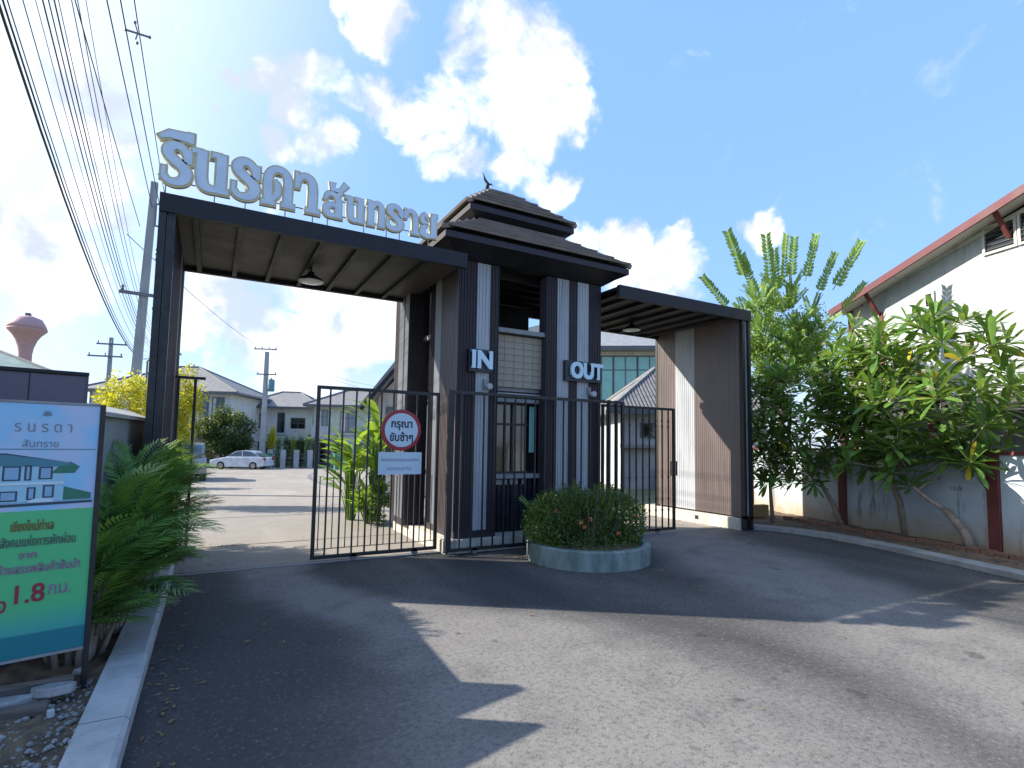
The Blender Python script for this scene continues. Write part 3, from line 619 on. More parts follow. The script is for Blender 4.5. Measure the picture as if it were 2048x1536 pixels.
# IN / OUT boards with their little lamps
for body, x0, x1, z0, z1, lx, lab in (('IN', 3.30, 3.68, 2.66, 3.0, 3.60, 'dark board reading IN on the left front column'), ('OUT', 5.04, 5.80, 2.64, 2.98, 5.56, 'dark board reading OUT on the right front column')):
    g = thing('direction_board', lab, 'sign')
    MB().box(x0, x1, 7.27, 7.33, z0, z1).build('backing', 'signback', g)
    text(body, .36, 'inlet', g, facing((x0+x1)/2+(.02 if body == 'OUT' else 0), 7.245, z0+.045), .02, width=(x1-x0)*.84, bold=.028)
    l = thing('wall_spotlight', f'small white spotlight under the {body} board', 'lamp')
    MB().box(lx-.03, lx+.03, 7.30, 7.335, 2.42, 2.56).build('bracket', 'greytrim', l)
    MB().lathe((lx+.02, 7.24, 2.44), [(.03, .05), (.045, .04), (.05, -.05), (.035, -.055)], 12, 'Y').build('head', 'white', l, True)
# pendant lamps
for x, lab, s in ((1.18, 'dome pendant lamp hanging under the left canopy', 1.), (7.38, 'dome pendant lamp hanging under the right canopy', 1.)):
    g = thing('pendant_lamp', lab, 'lamp')
    MB().tube([(x, 8.3, 4.15), (x, 8.3, 4.07)], .012, 8).build('stem', 'shade', g)
    MB().lathe((x, 8.3, 3.93), [(.185, 0), (.165, .035), (.10, .075), (.05, .11), (.04, .145), (0, .15)], 24).build('dome', 'shade', g, True)
    MB().lathe((x, 8.3, 3.925), [(.0, -.02), (.09, -.012), (.178, .004), (.178, .008), (0, .008)], 24).build('lens', 'bulb', g, True)
# ================================================================== round planter
pt = thing('round_planter', 'low round mossy concrete planter ring in front of the gates', 'planter', (4.72, 6.22, 0))
PR = .86
MB().lathe((0, 0, 0), [(PR, 0), (PR, .235), (PR-.01, .25), (PR-.09, .25), (PR-.10, .235), (PR-.10, .02)], 56).build('ring', 'planter', pt)
MB().lathe((0, 0, 0), [(0, .20), (.5, .205), (PR-.1, .19)], 40).build('soil', 'soil', pt)
# ================================================================== left side: billboard, wall, rubble
bd = thing('advertising_board', 'blue and green property advertising board on black legs at the left edge', 'billboard', (-.62, 4.30, 0), .263)
MB().box(-1.70, 0, 0, .03, .30, 1.79).build('panel', 'snavy', bd)  # unseen left end lengthened so that its shadow covers the kerb
MB().box(-.005, .022, -.012, .030, 0, 1.80).build('leg', 'black', bd); MB().box(-1.74, -1.70, -.012, .035, 0, 1.815).build('leg', 'black', bd)
MB().box(-1.70, -.005, -.006, .03, 1.79, 1.805).build('frame', 'greytrim', bd); MB().box(-1.70, -.005, -.004, .03, .283, .30).build('frame', 'greytrim', bd)
gm = bpy.data.materials.new('board print'); gm.use_nodes = True; n = NT(gm.node_tree); p = n.n['Principled BSDF']
z = n.new('ShaderNodeSeparateXYZ', i_0=n.new('ShaderNodeTexCoord').outputs['Object']).outputs[2]; x_ = n.new('ShaderNodeSeparateXYZ', i_0=n.new('ShaderNodeTexCoord').outputs['Object']).outputs[0]
ctop = n.mix(n.ramp(n.noise(n.new('ShaderNodeTexCoord').outputs['Object'], 3.2, 2), .4, .62), (.24, .50, .72, 1), (.42, .50, .66, 1))
cgr = n.mix(n.ramp(z, .42, .62), (.05, .34, .30, 1), (.07, .46, .18, 1)); cgr = n.mix(n.ramp(z, .44, .425), cgr, (.01, .17, .20, 1))
n.set(p, 'Base Color', n.mix(n.ramp(n.math('ADD', z, n.math('MULTIPLY', x_, .0)), 1.15, 1.152), cgr, ctop)); n.set(p, 'Roughness', .32)
MB().add([(-1.69, -.002, .302), (-.006, -.002, .302), (-.006, -.002, 1.788), (-1.69, -.002, 1.788)], [(0, 1, 2, 3)]).build('poster', gm, bd)
def flat(pts, m, k, nm='printed_shape'):       # flat print on the poster, in board metres
    MB().prism([(x*.80 if x > -1 else x*1.6, -.002-.0008*k, z) for x, z in pts], (0, .0006, 0)).build(nm, m, bd)
mt_ = lambda nme, c: mat(nme, c, tuple(v*.9 for v in c), .35, 5)
pR, pW, pD, pT, pG, pS = mt_('print teal roof', (.05, .20, .26)), mt_('print pale wall', (.30, .55, .66)), mt_('print dark', (.02, .05, .09)), mt_('print glass', (.22, .40, .55)), mt_('print tree', (.02, .16, .11)), mt_('print white', (.55, .68, .74))
flat([(-1.05, 1.512), (-.02, 1.512), (-.02, 1.518), (-1.05, 1.518)], pR, 1)
flat([(-1.05, 1.20), (-.20, 1.20), (-.20, 1.38), (-.27, 1.38), (-.27, 1.45), (-1.05, 1.45)], pW, 1)
flat([(-.20, 1.19), (-.03, 1.19), (-.03, 1.245), (-.20, 1.29)], pG, 2); flat([(-.28, 1.37), (-.23, 1.42), (-.17, 1.44), (-.11, 1.41), (-.14, 1.37)], pG, 2)
flat([(-1.05, 1.47), (-.54, 1.485), (-.155, 1.43), (-.155, 1.425), (-.25, 1.41), (-1.05, 1.44)], pR, 3); flat([(-1.05, 1.478), (-.54, 1.491), (-.155, 1.433), (-.54, 1.483), (-1.05, 1.47)], pD, 4)
for x0, x1, z0, z1 in ((-.55, -.45, 1.33, 1.415), (-.43, -.39, 1.33, 1.42), (-.35, -.27, 1.335, 1.41), (-.41, -.36, 1.215, 1.29), (-.32, -.255, 1.225, 1.30), (-.56, -.46, 1.21, 1.27), (-.8, -.66, 1.33, 1.41)):
    flat([(x0, z0), (x1, z0), (x1, z1), (x0, z1)], pD, 3); flat([(x0+.012, z0+.008), (x1-.012, z0+.008), (x1-.012, z1-.008), (x0+.012, z1-.008)], pT, 4)
flat([(-.60, 1.305), (-.2, 1.305), (-.2, 1.32), (-.60, 1.32)], pS, 5)
flat([(-1.05, 1.155), (-1.05, 1.185), (-.02, 1.205), (-.02, 1.185)], pD, 3); flat([(-1.05, 1.175), (-1.05, 1.19), (-.02, 1.208), (-.02, 1.20)], pT, 4)
flat([(-.40, 1.20), (-.40, 1.212), (-.36, 1.222), (-.30, 1.222), (-.26, 1.212), (-.25, 1.20)], pS, 6)
grp, grn, prd, ppl, pol = mt_('print grey', (.16, .22, .26)), mt_('print dark green', (.06, .13, .10)), mt_('print crimson', (.28, .02, .06)), mt_('print mauve', (.30, .10, .28)), mt_('print olive', (.16, .11, .015))
def bt(s, size, m, x, z, w=None, b=.0, al='CENTER', tilt=0.): text(s, size, m, bd, Matrix.Translation((x, -.0045, z)) @ Matrix.Rotation(math.pi/2, 4, 'X') @ Matrix.Rotation(tilt, 4, 'Z'), .0006, width=w, align=al, bold=b)
bt('ร น ร ด า', .09, grp, -.27, 1.62, .264); bt('สันทราย', .06, grp, -.28, 1.528, .165)
for a in range(5):
    t = math.radians(90+(a-2)*38); flat([(-.325, 1.715), (-.325+.022*math.cos(t-.3), 1.72+.022*math.sin(t-.3)), (-.325+.034*math.cos(t), 1.72+.034*math.sin(t)), (-.325+.022*math.cos(t+.3), 1.72+.022*math.sin(t+.3))], grp, 1+a)
bt('เชียงใหม่ท่าเล', .075, pol, -.29, 1.035, .19, .002); bt('สังคมแห่งการพักผ่อน', .075, grn, -.255, .945, .34, .002)
bt('จาก', .06, ppl, -.30, .872, .08, .001); bt('ห้างสรรพสินค้าชั้นนำ', .07, ppl, -.24, .79, .37, .001)
bt('1.8', .15, prd, -.29, .615, .13, .004); bt('กม.', .105, ppl, -.142, .645, .105); bt('เพียง', .12, prd, -.375, .575, .17, .003, 'RIGHT')
fw_ = thing('metal_hoarding', 'brown sheet metal hoarding standing behind the advertising board', 'hoarding', (-.81, 5.0, 0), .22)
MB().box(-3.2, 0, 0, .06, 0, 2.04).build('backing', 'frame', fw_)
hm = mat('plum metal sheet', (.10, .085, .115), (.085, .07, .10), .4, 3)
for i in range(10): MB().box(-.02-.31*(i+1)+.008, -.02-.31*i, -.022+.004*(i % 2), -.002, .02, 2.03).build('panel', hm, fw_)
MB().box(-3.2, 0, -.03, .07, 2.042, 2.065).build('capping', 'dark', fw_)
wl = thing('concrete_fence_wall', 'stained grey concrete fence wall with sloped coping leading to the left gate post', 'wall')
MB().add([(-.97, 5.12, 0), (-.85, 5.1, 0), (-.72, 8.2, 0), (-.84, 8.22, 0), (-.97, 5.12, 1.76), (-.85, 5.1, 1.76), (-.72, 8.2, 1.79), (-.84, 8.22, 1.79)],
    [(0, 3, 2, 1), (4, 5, 6, 7), (0, 1, 5, 4), (1, 2, 6, 5), (2, 3, 7, 6), (3, 0, 4, 7)]).build('wall', 'gwall', wl)
MB().add([(-1.03, 5.06, 1.763), (-.79, 5.04, 1.763), (-.67, 8.22, 1.793), (-.90, 8.25, 1.793), (-1.03, 5.06, 1.89), (-.79, 5.04, 1.80), (-.67, 8.22, 1.83), (-.90, 8.25, 1.92)],
    [(0, 3, 2, 1), (4, 5, 6, 7), (0, 1, 5, 4), (1, 2, 6, 5), (2, 3, 7, 6), (3, 0, 4, 7)]).build('coping', 'kerb', wl)
def chunk(name, label, cat, loc, s, rz, m, grp=None, seed=0, n=7):
    r = random.Random(seed); mb = MB(); k = []
    pts = [(math.cos(a)*s[0]*r.uniform(.75, 1), math.sin(a)*s[1]*r.uniform(.75, 1)) for a in [2*math.pi*i/n for i in range(n)]]
    mb.prism([(x, y, 0) for x, y in pts], (r.uniform(-.01, .01), r.uniform(-.01, .01), s[2])); o = mb.build(name, m, bev=.006); o.location = loc; o.rotation_euler = (r.uniform(-.1, .1), r.uniform(-.1, .1), rz); return tag(o, label, cat, grp)
chunk('stone_slab', 'pale flat rubble slab lying beside the foot of the board', 'stone', (-.72, 4.12, .10), (.13, .07, .05), .3, 'stone', seed=1)
chunk('stone_slab', 'longer bluish rubble slab at the left picture edge under the board', 'stone', (-.98, 4.05, .08), (.2, .06, .05), .25, 'stone', seed=2)
chunk('stone_slab', 'small light stone chip in the soil right under the board edge', 'stone', (-.66, 4.44, .09), (.05, .04, .03), .8, 'stone', seed=3)
chunk('stone_slab', 'little white stone standing in the gravel nearest the camera', 'stone', (-.68, 3.86, .075), (.022, .018, .04), .1, 'white', seed=4)
for (a, b, lab) in (((-1.9, 4.16, .115), (-.66, 4.30, .10), 'dark weathered plank nearest the board'), ((-1.9, 3.86, .10), (-.72, 3.98, .09), 'dark weathered plank nearer the camera, beside the gravel')):
    tag(MB().bar(a, b, .07, .06).build('plank', 'wood', bev=.006), lab+' at the left edge', 'plank')
# ================================================================== right side: boundary wall and gabled house
dW = Vector((-.26, -.9656, 0)); nW = Vector((-.9656, .26, 0))
bw = thing('boundary_wall', 'stained pale boundary wall with red brown posts behind the frangipani trees', 'wall', (11.52, 6.47, 0), math.atan2(-.9656, -.26))
# local x runs towards the camera, local y points away from the road side
sp = 2.83
for i in range(-2, 4):
    MB().box(i*sp-.09, i*sp+.09, -.09, .09, 0, 1.60).build('post', 'redp', bw, bev=.01)
    holes = [(1.15, 1.36, 1.08, 1.16), (1.15, 1.36, .95, 1.03), (2.15, 2.36, .93, 1.0)]
    if i < 3:
        x0, x1 = i*sp+.091, (i+1)*sp-.091; pn = MB(); zs = sorted({0, 1.535}|{h[2] for h in holes}|{h[3] for h in holes}); 
        for a, b in zip(zs[:-1], zs[1:]):
            cuts = [h for h in holes if h[2] <= a+1e-6 and h[3] >= b-1e-6]; xs = [x0]
            for h in sorted(cuts): xs += [i*sp+h[0], i*sp+h[1]]
            xs.append(x1)
            for c, d in zip(xs[::2], xs[1::2]): pn.box(c, d, -.045, .045, a, b)
        p_ = pn.build('wall_panel', 'bwall', bw)
        for h in holes:
            f = MB()
            for q in range(3): f.box(i*sp+h[0]+.05*(q+1)-.004, i*sp+h[0]+.05*(q+1)+.004, -.03, .03, h[2], h[3])
            f.build('vent_bar', 'bwall', p_)
        MB().box(x0, x1, -.08, .08, 1.54, 1.60).build('top_beam', 'redp', bw)
bx = thing('stucco_stub', 'short ochre stub of low wall in the corner behind the right gate wall', 'wall', (10.5, 7.9, 0), -.2)
MB().box(-.9, .45, 0, .15, 0, .32).build('stub', mat('ochre wall', (.50, .34, .16), (.40, .26, .12), .85, 4, .2, 30), bx, bev=.01)
# gabled house: gable faces the road
gx = thing('gabled_house', 'white two storey gabled house with red roof edge behind the frangipani trees', 'house', (15.6, 8.55, 0), math.atan2(-.9656, -.26))
# local x along the gable (towards the camera), y into the house
EV, RG, HW = 5.55, 6.9, 4.9        # eave, ridge, half width
mb = MB(); mb.prism([(.5, 0, 0), (2*HW-.5, 0, 0), (2*HW-.5, 0, EV+.1), (HW, 0, RG-.12), (.5, 0, EV+.1)], (0, 8, 0)); hw = mb.build('wall', 'white', gx)
for sgn in (-1, 1):
    x0, x1 = (0-.12, HW) if sgn < 0 else (2*HW+.12, HW)
    q = MB().prism([(x0, -.5, EV-.12), (x1, -.5, RG), (x1, -.5, RG+.09), (x0, -.5, EV-.03)], (0, 10, 0)).build('roof', 'redroof', gx)
    MB().prism([(x0, -.55, EV-.24), (x1, -.55, RG-.12), (x1, -.55, RG+.06), (x0, -.55, EV-.06)], (0, .045, 0)).build('bargeboard', 'redroof', gx)
    MB().prism([(x0+.0, -.49, EV-.16), (x1, -.49, RG-.04), (x1, -.49, RG-.01), (x0, -.49, EV-.13)], (0, .49, 0)).build('verge_soffit', 'white2', gx)
    MB().prism([(x0+sgn*-.3, -.03, EV-.02), (x1, -.03, RG-.24), (x1, -.03, RG-.14), (x0+sgn*-.3, -.03, EV+.1)], (0, .026, 0)).build('verge_trim', 'white2', gx)
for x, z in ((1.0, 5.55), (4.1, 6.5)): MB().bar((x, -.46, z+.15), (x, -.05, z-.4), .09, .06).build('bracket', 'redp', gx)
for x0, x1, z0, z1 in ((3.62, 4.18, 5.92, 6.46), (4.30, 4.86, 5.92, 6.52), (2.27, 2.42, 5.05, 5.35)):
    f = MB(); f.box(x0-.05, x1+.05, -.05, .0, z0-.05, z0); f.box(x0-.05, x1+.05, -.05, .0, z1, z1+.05); f.box(x0-.05, x0, -.05, 0, z0, z1); f.box(x1, x1+.05, -.05, 0, z0, z1)
    wf = f.build('window', 'white2', gx)
    MB().box(x0, x1, -.012, -.004, z0, z1).build('pane', 'dglass', wf)
    nl = int((z1-z0)/.09)
    for i in range(nl): MB().bar((x0+.005, -.03, z0+(i+.5)*(z1-z0)/nl), (x1-.005, -.03, z0+(i+.5)*(z1-z0)/nl), .035, .008).build('louvre', 'frame', wf)
MB().box(.0, .5, .05, 7.9, 0, EV).build('side_bay', 'white2', gx)
MB().box(.02, .14, -.02, .04, 0, EV-.05).build('corner_post', 'redp', gx); MB().box(1.0, 1.1, -.03, -.002, 3.6, EV-.35).build('downpipe', 'redp', gx)
MB().prism([(1.2, -1.9, 2.25), (9.3, -1.9, 2.25), (9.3, 0, 2.75), (1.2, 0, 2.75)], (0, 0, .08)).build('porch_roof', 'soffit', gx)
for x in (1.4, 3.6, 5.8, 8.2): MB().box(x, x+.14, -1.8, -1.66, 0, 2.22).build('porch_post', 'redp', gx)
for x0, x1 in ((2.0, 3.2), (4.3, 5.4)):
    wf = MB().box(x0-.05, x1+.05, -.04, -.001, .85, 2.15).build('window', 'frame', gx); MB().box(x0, x1, -.05, -.041, .9, 2.1).build('pane', 'dglass', wf)
# ================================================================== houses inside the estate
def house(label, loc, rz, wdt, dep, ez, rzg, wins, wallm='hwall', roofm='hroof', over=.7, ridge=.3, cat='house', garage=None, balc=None, name='house', grp='houses inside the estate'):
    h = thing(name, label, cat, loc, rz, grp)
    w_ = MB().box(-wdt/2, wdt/2, 0, dep, -.3, ez).build('wall', wallm, h)
    a, b = wdt/2+over, dep+over; r = wdt*ridge/2
    rf = MB().add([(-a, -over, ez), (a, -over, ez), (a, b, ez), (-a, b, ez), (-r, dep/2, rzg), (r, dep/2, rzg), (-a, -over, ez-.16), (a, -over, ez-.16), (a, b, ez-.16), (-a, b, ez-.16)],
        [(0, 1, 5, 4), (1, 2, 5), (2, 3, 4, 5), (3, 0, 4), (6, 9, 8, 7), (0, 6, 7, 1), (1, 7, 8, 2), (2, 8, 9, 3), (3, 9, 6, 0)]).build('roof', roofm, h)
    g = MB(); g.bar((-r, dep/2, rzg+.04), (r, dep/2, rzg+.04), .18, .12)
    for (x, y, q) in ((-a, -over, -r), (a, -over, r), (a, b, r), (-a, b, -r)): g.bar((q, dep/2, rzg+.04), (x, y, ez+.04), .16, .1)
    g.build('ridge_cap', 'hroof', rf)
    MB().box(-a, a, -over-.03, -over-.001, ez-.2, ez+.02).build('fascia', 'frame', rf)
    for (x0, x1, z0, z1, mm) in wins:
        fr = MB(); t = .06; fr.box(x0-t, x1+t, -.06, -.001, z1, z1+t); fr.box(x0-t, x1+t, -.06, -.001, z0-t, z0); fr.box(x0-t, x0, -.06, -.001, z0, z1); fr.box(x1, x1+t, -.06, -.001, z0, z1)
        if x1-x0 > .7: fr.box((x0+x1)/2-.025, (x0+x1)/2+.025, -.055, -.001, z0, z1)
        if z1-z0 > 1.3: fr.box(x0, x1, -.05, -.002, z0+(z1-z0)*.68, z0+(z1-z0)*.68+.05)
        f = fr.build('window', 'frame', h); MB().box(x0, x1, -.025, -.003, z0, z1).build('pane', mm, f)
        if mm == 'bglass' and x1-x0 > .5: MB().box(x0+.02, x0+(x1-x0)*.3, -.032, -.0255, z0+.02, z1-.02).build('curtain', 'white2', f)
    MB().box(-wdt/2+.02, -wdt/2+.12, -.12, -.02, -.3, ez-.2).build('downpipe', 'greytrim', h); MB().box(wdt/2-1.1, wdt/2-.3, -.36, -.03, ez*.42, ez*.42+.6).build('air_conditioner', 'white', h)
    MB().box(-wdt/2, wdt/2, -.03, -.002, ez*.5, ez*.5+.12).build('floor_band', 'greytrim', h)
    if balc:
        x0, x1, z0 = balc; MB().box(x0, x1, -1.2, -.001, z0-.18, z0).build('balcony_slab', 'white', h); MB().box(x0, x1, -1.2, -1.12, z0+.001, z0+.95).build('balcony_wall', 'white', h)
        for x in (x0+.1, x1-.3): MB().box(x, x+.22, -1.15, -.93, -.3, z0-.181).build('column', 'greytrim', h)
    if garage: x0, x1, z1 = garage; MB().box(x0, x1, -.05, -.001, -.3, z1).build('garage_door', 'frame', h)
    return h
house('grey roofed pale house with tall dark windows, left of the transformer pole', (-3.9, 55.5, -.9), -.42, 11.6, 9, 6.5, 9.2, [(2.9, 3.9, 3.7, 6.1, 'bglass'), (4.3, 5.2, 4.2, 6.0, 'bglass'), (-.2, 1.5, 3.9, 5.8, 'bglass'), (2.8, 4.5, .4, 2.6, 'dglass'), (-4.8, -3, .5, 2.6, 'dglass')], ridge=.15, over=.8)
house('white two storey house with hipped roof, directly right of the transformer pole', (5.9, 58.5, -.9), -.42, 6.6, 7, 5.7, 7.5, [(-2.4, -1.7, 3.6, 5.0, 'bglass'), (-.1, .5, 3.2, 5.1, 'dglass'), (1.2, 2.5, 3.0, 4.6, 'dglass'), (-2.6, -.8, .2, 2.2, 'dglass'), (1.0, 2.9, .2, 2.2, 'dglass')], balc=(1.0, 3.2, 2.6), over=.9)
house('pale house half hidden on the far left of the white one, small grey roof', (-.4, 62, -.9), -.42, 7.2, 7, 5.3, 6.8, [(1.2, 1.9, 3.2, 4.8, 'bglass'), (-.6, .4, 3.3, 4.8, 'bglass')], over=.8)
house('pale green house with hipped roof seen through the left gate bars', (11.3, 50, -.85), -.35, 7.2, 7, 5.6, 7.3, [(-3.1, -2.3, 3.3, 5.1, 'bglass'), (-1.1, .2, 3.2, 5.0, 'bglass'), (1.5, 2.6, 3.2, 5.0, 'bglass'), (-2.8, -1.0, .2, 2.1, 'dglass')], wallm=mat('pale green render', (.46, .52, .42), None, .8, 2), garage=(.2, 2.8, 2.2), balc=(-3.4, -1.4, 2.7))
house('house with a wall of green glass and a light overhanging roof, right of the gatehouse', (20.6, 22.6, 0), -.62, 11, 8, 6.95, 9.1, [(-5.3+i*1.32, -5.3+(i+1)*1.32-.1, 4.1, 6.5, 'gglass') for i in range(8)], roofm='greytrim', over=.9, wallm='white2')
ss = house('low white house with dark ribbed tile roof behind the right gate leaf', (16.2, 14.7, 0), -.5, 5.6, 5, 2.95, 4.9, [(-2.0, -.3, 1.95, 2.4, 'dglass'), (2.0, 2.6, .6, 2.3, 'dglass')], wallm='white', over=.55, ridge=.3)
rr = [c for c in ss.children if c.name.startswith('roof')][0]
a, b, r_ = 2.8+.55, 5.55, .84
for i in range(46):                                   # ribs of the tile sheets on its front slope
    x = -a+.1+i*(2*a-.2)/45; t = min(1, (a-abs(x))/(a-r_)) if abs(x) > r_ else 1
    y1 = -.55+(5/2+.55)*t; z1 = 2.95+(4.9-2.95)*t
    if t > .05: MB().bar((x, -.56, 2.985), (x, y1, z1+.035), .07, .03).build('tile_rib', 'hroof', rr)
MB().box(-2.85, 2.85, -.35, -.002, 1.5, 1.62).build('canopy_slab', 'greytrim', ss)
MB().box(-1.5, -.95, -.3, -.12, .0, .75).build('store_box', 'orange', ss)
house('teal roofed low house beyond the hoarding at the left edge', (-12.6, 37.5, -.5), .10, 9, 9, 5.4, 7.3, [(0, 1.4, 2.2, 3.6, 'bglass')], roofm='teal', ridge=.25)
of = thing('sales_office', 'pale office with steep dark edged gable roof, left of the gatehouse rear column', 'building', (4.2, 15.9, 0), -.5)
MB().prism([(.1, 0, 0), (5, 0, 0), (5, 0, 5.2), (1.2, 0, 4.1), (.1, 0, 2.9)], (0, 5, 0)).build('wall', 'white2', of)
MB().prism([(-.25, -.5, 2.48), (1.35, -.5, 4.55), (3.2, -.5, 6.2), (3.2, -.5, 6.34), (1.3, -.5, 4.75), (-.32, -.5, 2.62)], (0, 6, 0)).build('roof', 'greytrim', of)
MB().prism([(-.25, -.54, 2.42), (1.35, -.54, 4.46), (1.35, -.54, 4.58), (-.30, -.54, 2.54)], (0, .038, 0)).build('bargeboard', 'dark', of)
wf = MB().box(.35, .95, -.04, -.001, 1.2, 2.6).build('window', 'frame', of); MB().box(.4, .9, -.05, -.041, 1.25, 2.55).build('pane', 'dglass', wf)
# ================================================================== poles, wires, tower
def upole(label, x, y, zb, zt, r=.14, arms=(), name='utility_pole', rz=0):
    g = thing(name, label, 'pole', (x, y, zb), rz)
    MB().add([(sx*r*k, sy*r*k, z) for k, z in ((1.25, 0), (.8, zt-zb)) for sx, sy in ((-1, -1), (1, -1), (1, 1), (-1, 1))], [(0, 3, 2, 1), (4, 5, 6, 7), (0, 1, 5, 4), (1, 2, 6, 5), (2, 3, 7, 6), (3, 0, 4, 7)]).build('shaft', 'pole', g)
    for z, x0, x1, ins in arms:
        c = MB().box(x0, x1, -r-.06, -r, z-zb-.05, z-zb+.05).build('crossarm', 'steel', g)
        for i in range(ins):
            t = x0+.08+(x1-x0-.16)*i/max(1, ins-1)
            MB().lathe((t, -r-.03, z-zb+.05), [(.02, 0), (.05, .04), (.03, .08), (.05, .12), (.02, .18), (0, .19)], 8).build('insulator', 'steel', c)
    return g
upole('tall square concrete pole rising beside the left gate post', -2.22, 20.3, gz(20), 9.75, .118, arms=((6.05, -.62, .5, 2),)).rotation_euler.y = .025
q = thing('pole_bracket', 'small square bracket and insulators on the tall concrete pole', 'bracket', (-1.9, 20.2, 0))
fr = MB(); fr.box(0, .30, -.03, 0, 9.0, 9.05); fr.box(0, .34, -.03, 0, 8.28, 8.33); fr.box(0, .04, -.03, 0, 8.33, 9.0); fr.build('frame', 'steel', q)
for z in (7.5, 7.35, 7.2, 5.6): MB().lathe((.12, -.03, z), [(.03, 0), (.05, .03), (.03, .08)], 8).build('insulator', 'steel', q)
upole('far pole with two crossarms above the fence roofs at the left', -5.95, 43, gz(43), 8.0, .11, arms=((7.55, -.75, .95, 3), (6.75, -1.2, .75, 3)), rz=-.25)
tp = upole('pole with blue grey transformer above the parked white car', 3.85, 50.0, gz(50), 9.0, .17, arms=((9.2, -1.0, .85, 4), (7.05, -.7, .9, 3)), rz=-.4)
MB().lathe((.48, -.1, 5.9-gz(50)-.3), [(.0, 0), (.26, .02), (.28, .3), (.28, .95), (.24, 1.02), (.08, 1.05), (.07, 1.15), (0, 1.16)], 16).build('transformer', 'trafo', tp, True)
lp = thing('street_lamp', 'thin street lamp arm reaching out beside the left gate post', 'lamp', (-3.2, 35, gz(35)))
MB().tube([(0, 0, 0), (0, 0, 6.2), (.3, 0, 6.6), (.9, 0, 6.72)], .05, 8).build('mast', 'steel', lp); MB().box(.8, 1.55, -.1, .1, 6.66, 6.76).build('head', 'greytrim', lp)
wt = thing('water_tower', 'pink mushroom shaped water tower beyond the hoarding at the far left', 'water tower', (-36.9, 156.4, -1))
MB().lathe((0, 0, 0), [(1.3, 0), (1.2, 20.5), (1.4, 22), (1.9, 23.6), (2.5, 24.7), (3.5, 25.8), (3.55, 26.1)], 28).build('shaft', 'pink', wt, True)
MB().lathe((0, 0, 0), [(3.55, 26.1), (3.2, 27.1), (2.5, 28.4), (1.0, 29.0), (0, 29.05)], 28).build('tank', 'pink', wt, True)
MB().box(-.45, .45, -.45, .45, 29.05, 29.7).build('hatch', 'frame', wt)
def wire(a, b, sag, r=.009, n=26):
    a, b = Vector(a), Vector(b); P = [a.lerp(b, i/n)-Vector((0, 0, sag*4*(i/n)*(1-i/n))) for i in range(n+1)]
    return tag(MB().tube(P, r, 4, False).build('overhead_cable', 'wire'), '', 'cable', 'cables running over the left side of the road')
cab = [(-2.62, 7.1, 5.9, .020, 'thick black low cable, lowest and leftmost of the bundle'), (-2.60, 7.16, 5.98, .014, 'thin cable lying just over the thick lowest one'), (-2.56, 7.3, 6.1, .009, None), (-2.48, 7.55, 6.3, .008, None),
       (-2.42, 7.8, 6.9, .006, None), (-2.36, 7.9, 7.0, .012, None), (-2.30, 8.0, 7.05, .010, None), (-2.25, 8.05, 7.1, .012, None), (-2.22, 8.16, 7.2, .007, None), (-2.05, 8.2, 7.6, .008, None), (-2.0, 8.3, 7.65, .008, None),
       (-1.92, 8.4, 7.8, .006, None), (-1.74, 8.3, 8.2, .010, 'cable passing left of the spacer, apart from the bundle'), (-1.43, 8.55, 8.9, .012, 'left cable of the three held by the spacer'), (-1.24, 8.3, 9.0, .012, 'middle cable of the three held by the spacer'), (-1.12, 8.75, 9.3, .011, 'right cable of the three held by the spacer, running to the letters')]
for x, z0, z1, r, lab in cab:
    xx = x+random.uniform(-.02, .02)
    o = wire((xx+.7, -12, z0+6.1), (xx-1.2, 43.2, z0-.2), 3.96, r) if z1 < 8 else wire((xx, -12, z0+.55), (xx-.55, 20.2, z1), .35, r)
    o['label'] = lab or ['third','fourth','fifth','sixth','seventh','eighth','ninth','tenth','eleventh','twelfth'][cab.index((x, z0, z1, r, lab))-2]+' cable from the left in the bundle at the top left corner'
spc = thing('cable_spacer', 'small cable spacer holding three wires against the sky at the top left', 'cable spacer', (-1.2, 8.9, 0))
MB().box(-.12, .16, -.01, .01, 7.255, 7.275).build('arm', 'steel', spc); MB().tube([(.0, 0, 7.17), (.02, 0, 7.27), (-.02, 0, 7.40)], .010, 6).build('stem', 'steel', spc)
for x, z in ((-.12, 7.27), (.16, 7.27), (.02, 7.13), (-.02, 7.42)): MB().lathe((x, 0, z-.02), [(.0, -.01), (.018, 0), (.018, .03), (0, .04)], 8).build('clamp', 'steel', spc)
for i, (a, b, s_) in enumerate((((-2.6, 20.2, 7.9), (3.4, 50, 9.3), .3), ((4.2, 49.9, 9.3), (16, 46, 6.2), .9), ((4.2, 49.9, 9.2), (18, 49, 5.8), 1.))):
    o = wire(a, b, s_, .012); o['label'] = ('faint cable from the tall pole to the transformer pole', 'upper faint cable sloping down right from the transformer pole', 'lower faint cable sloping down right from the transformer pole')[i]; del o['group']
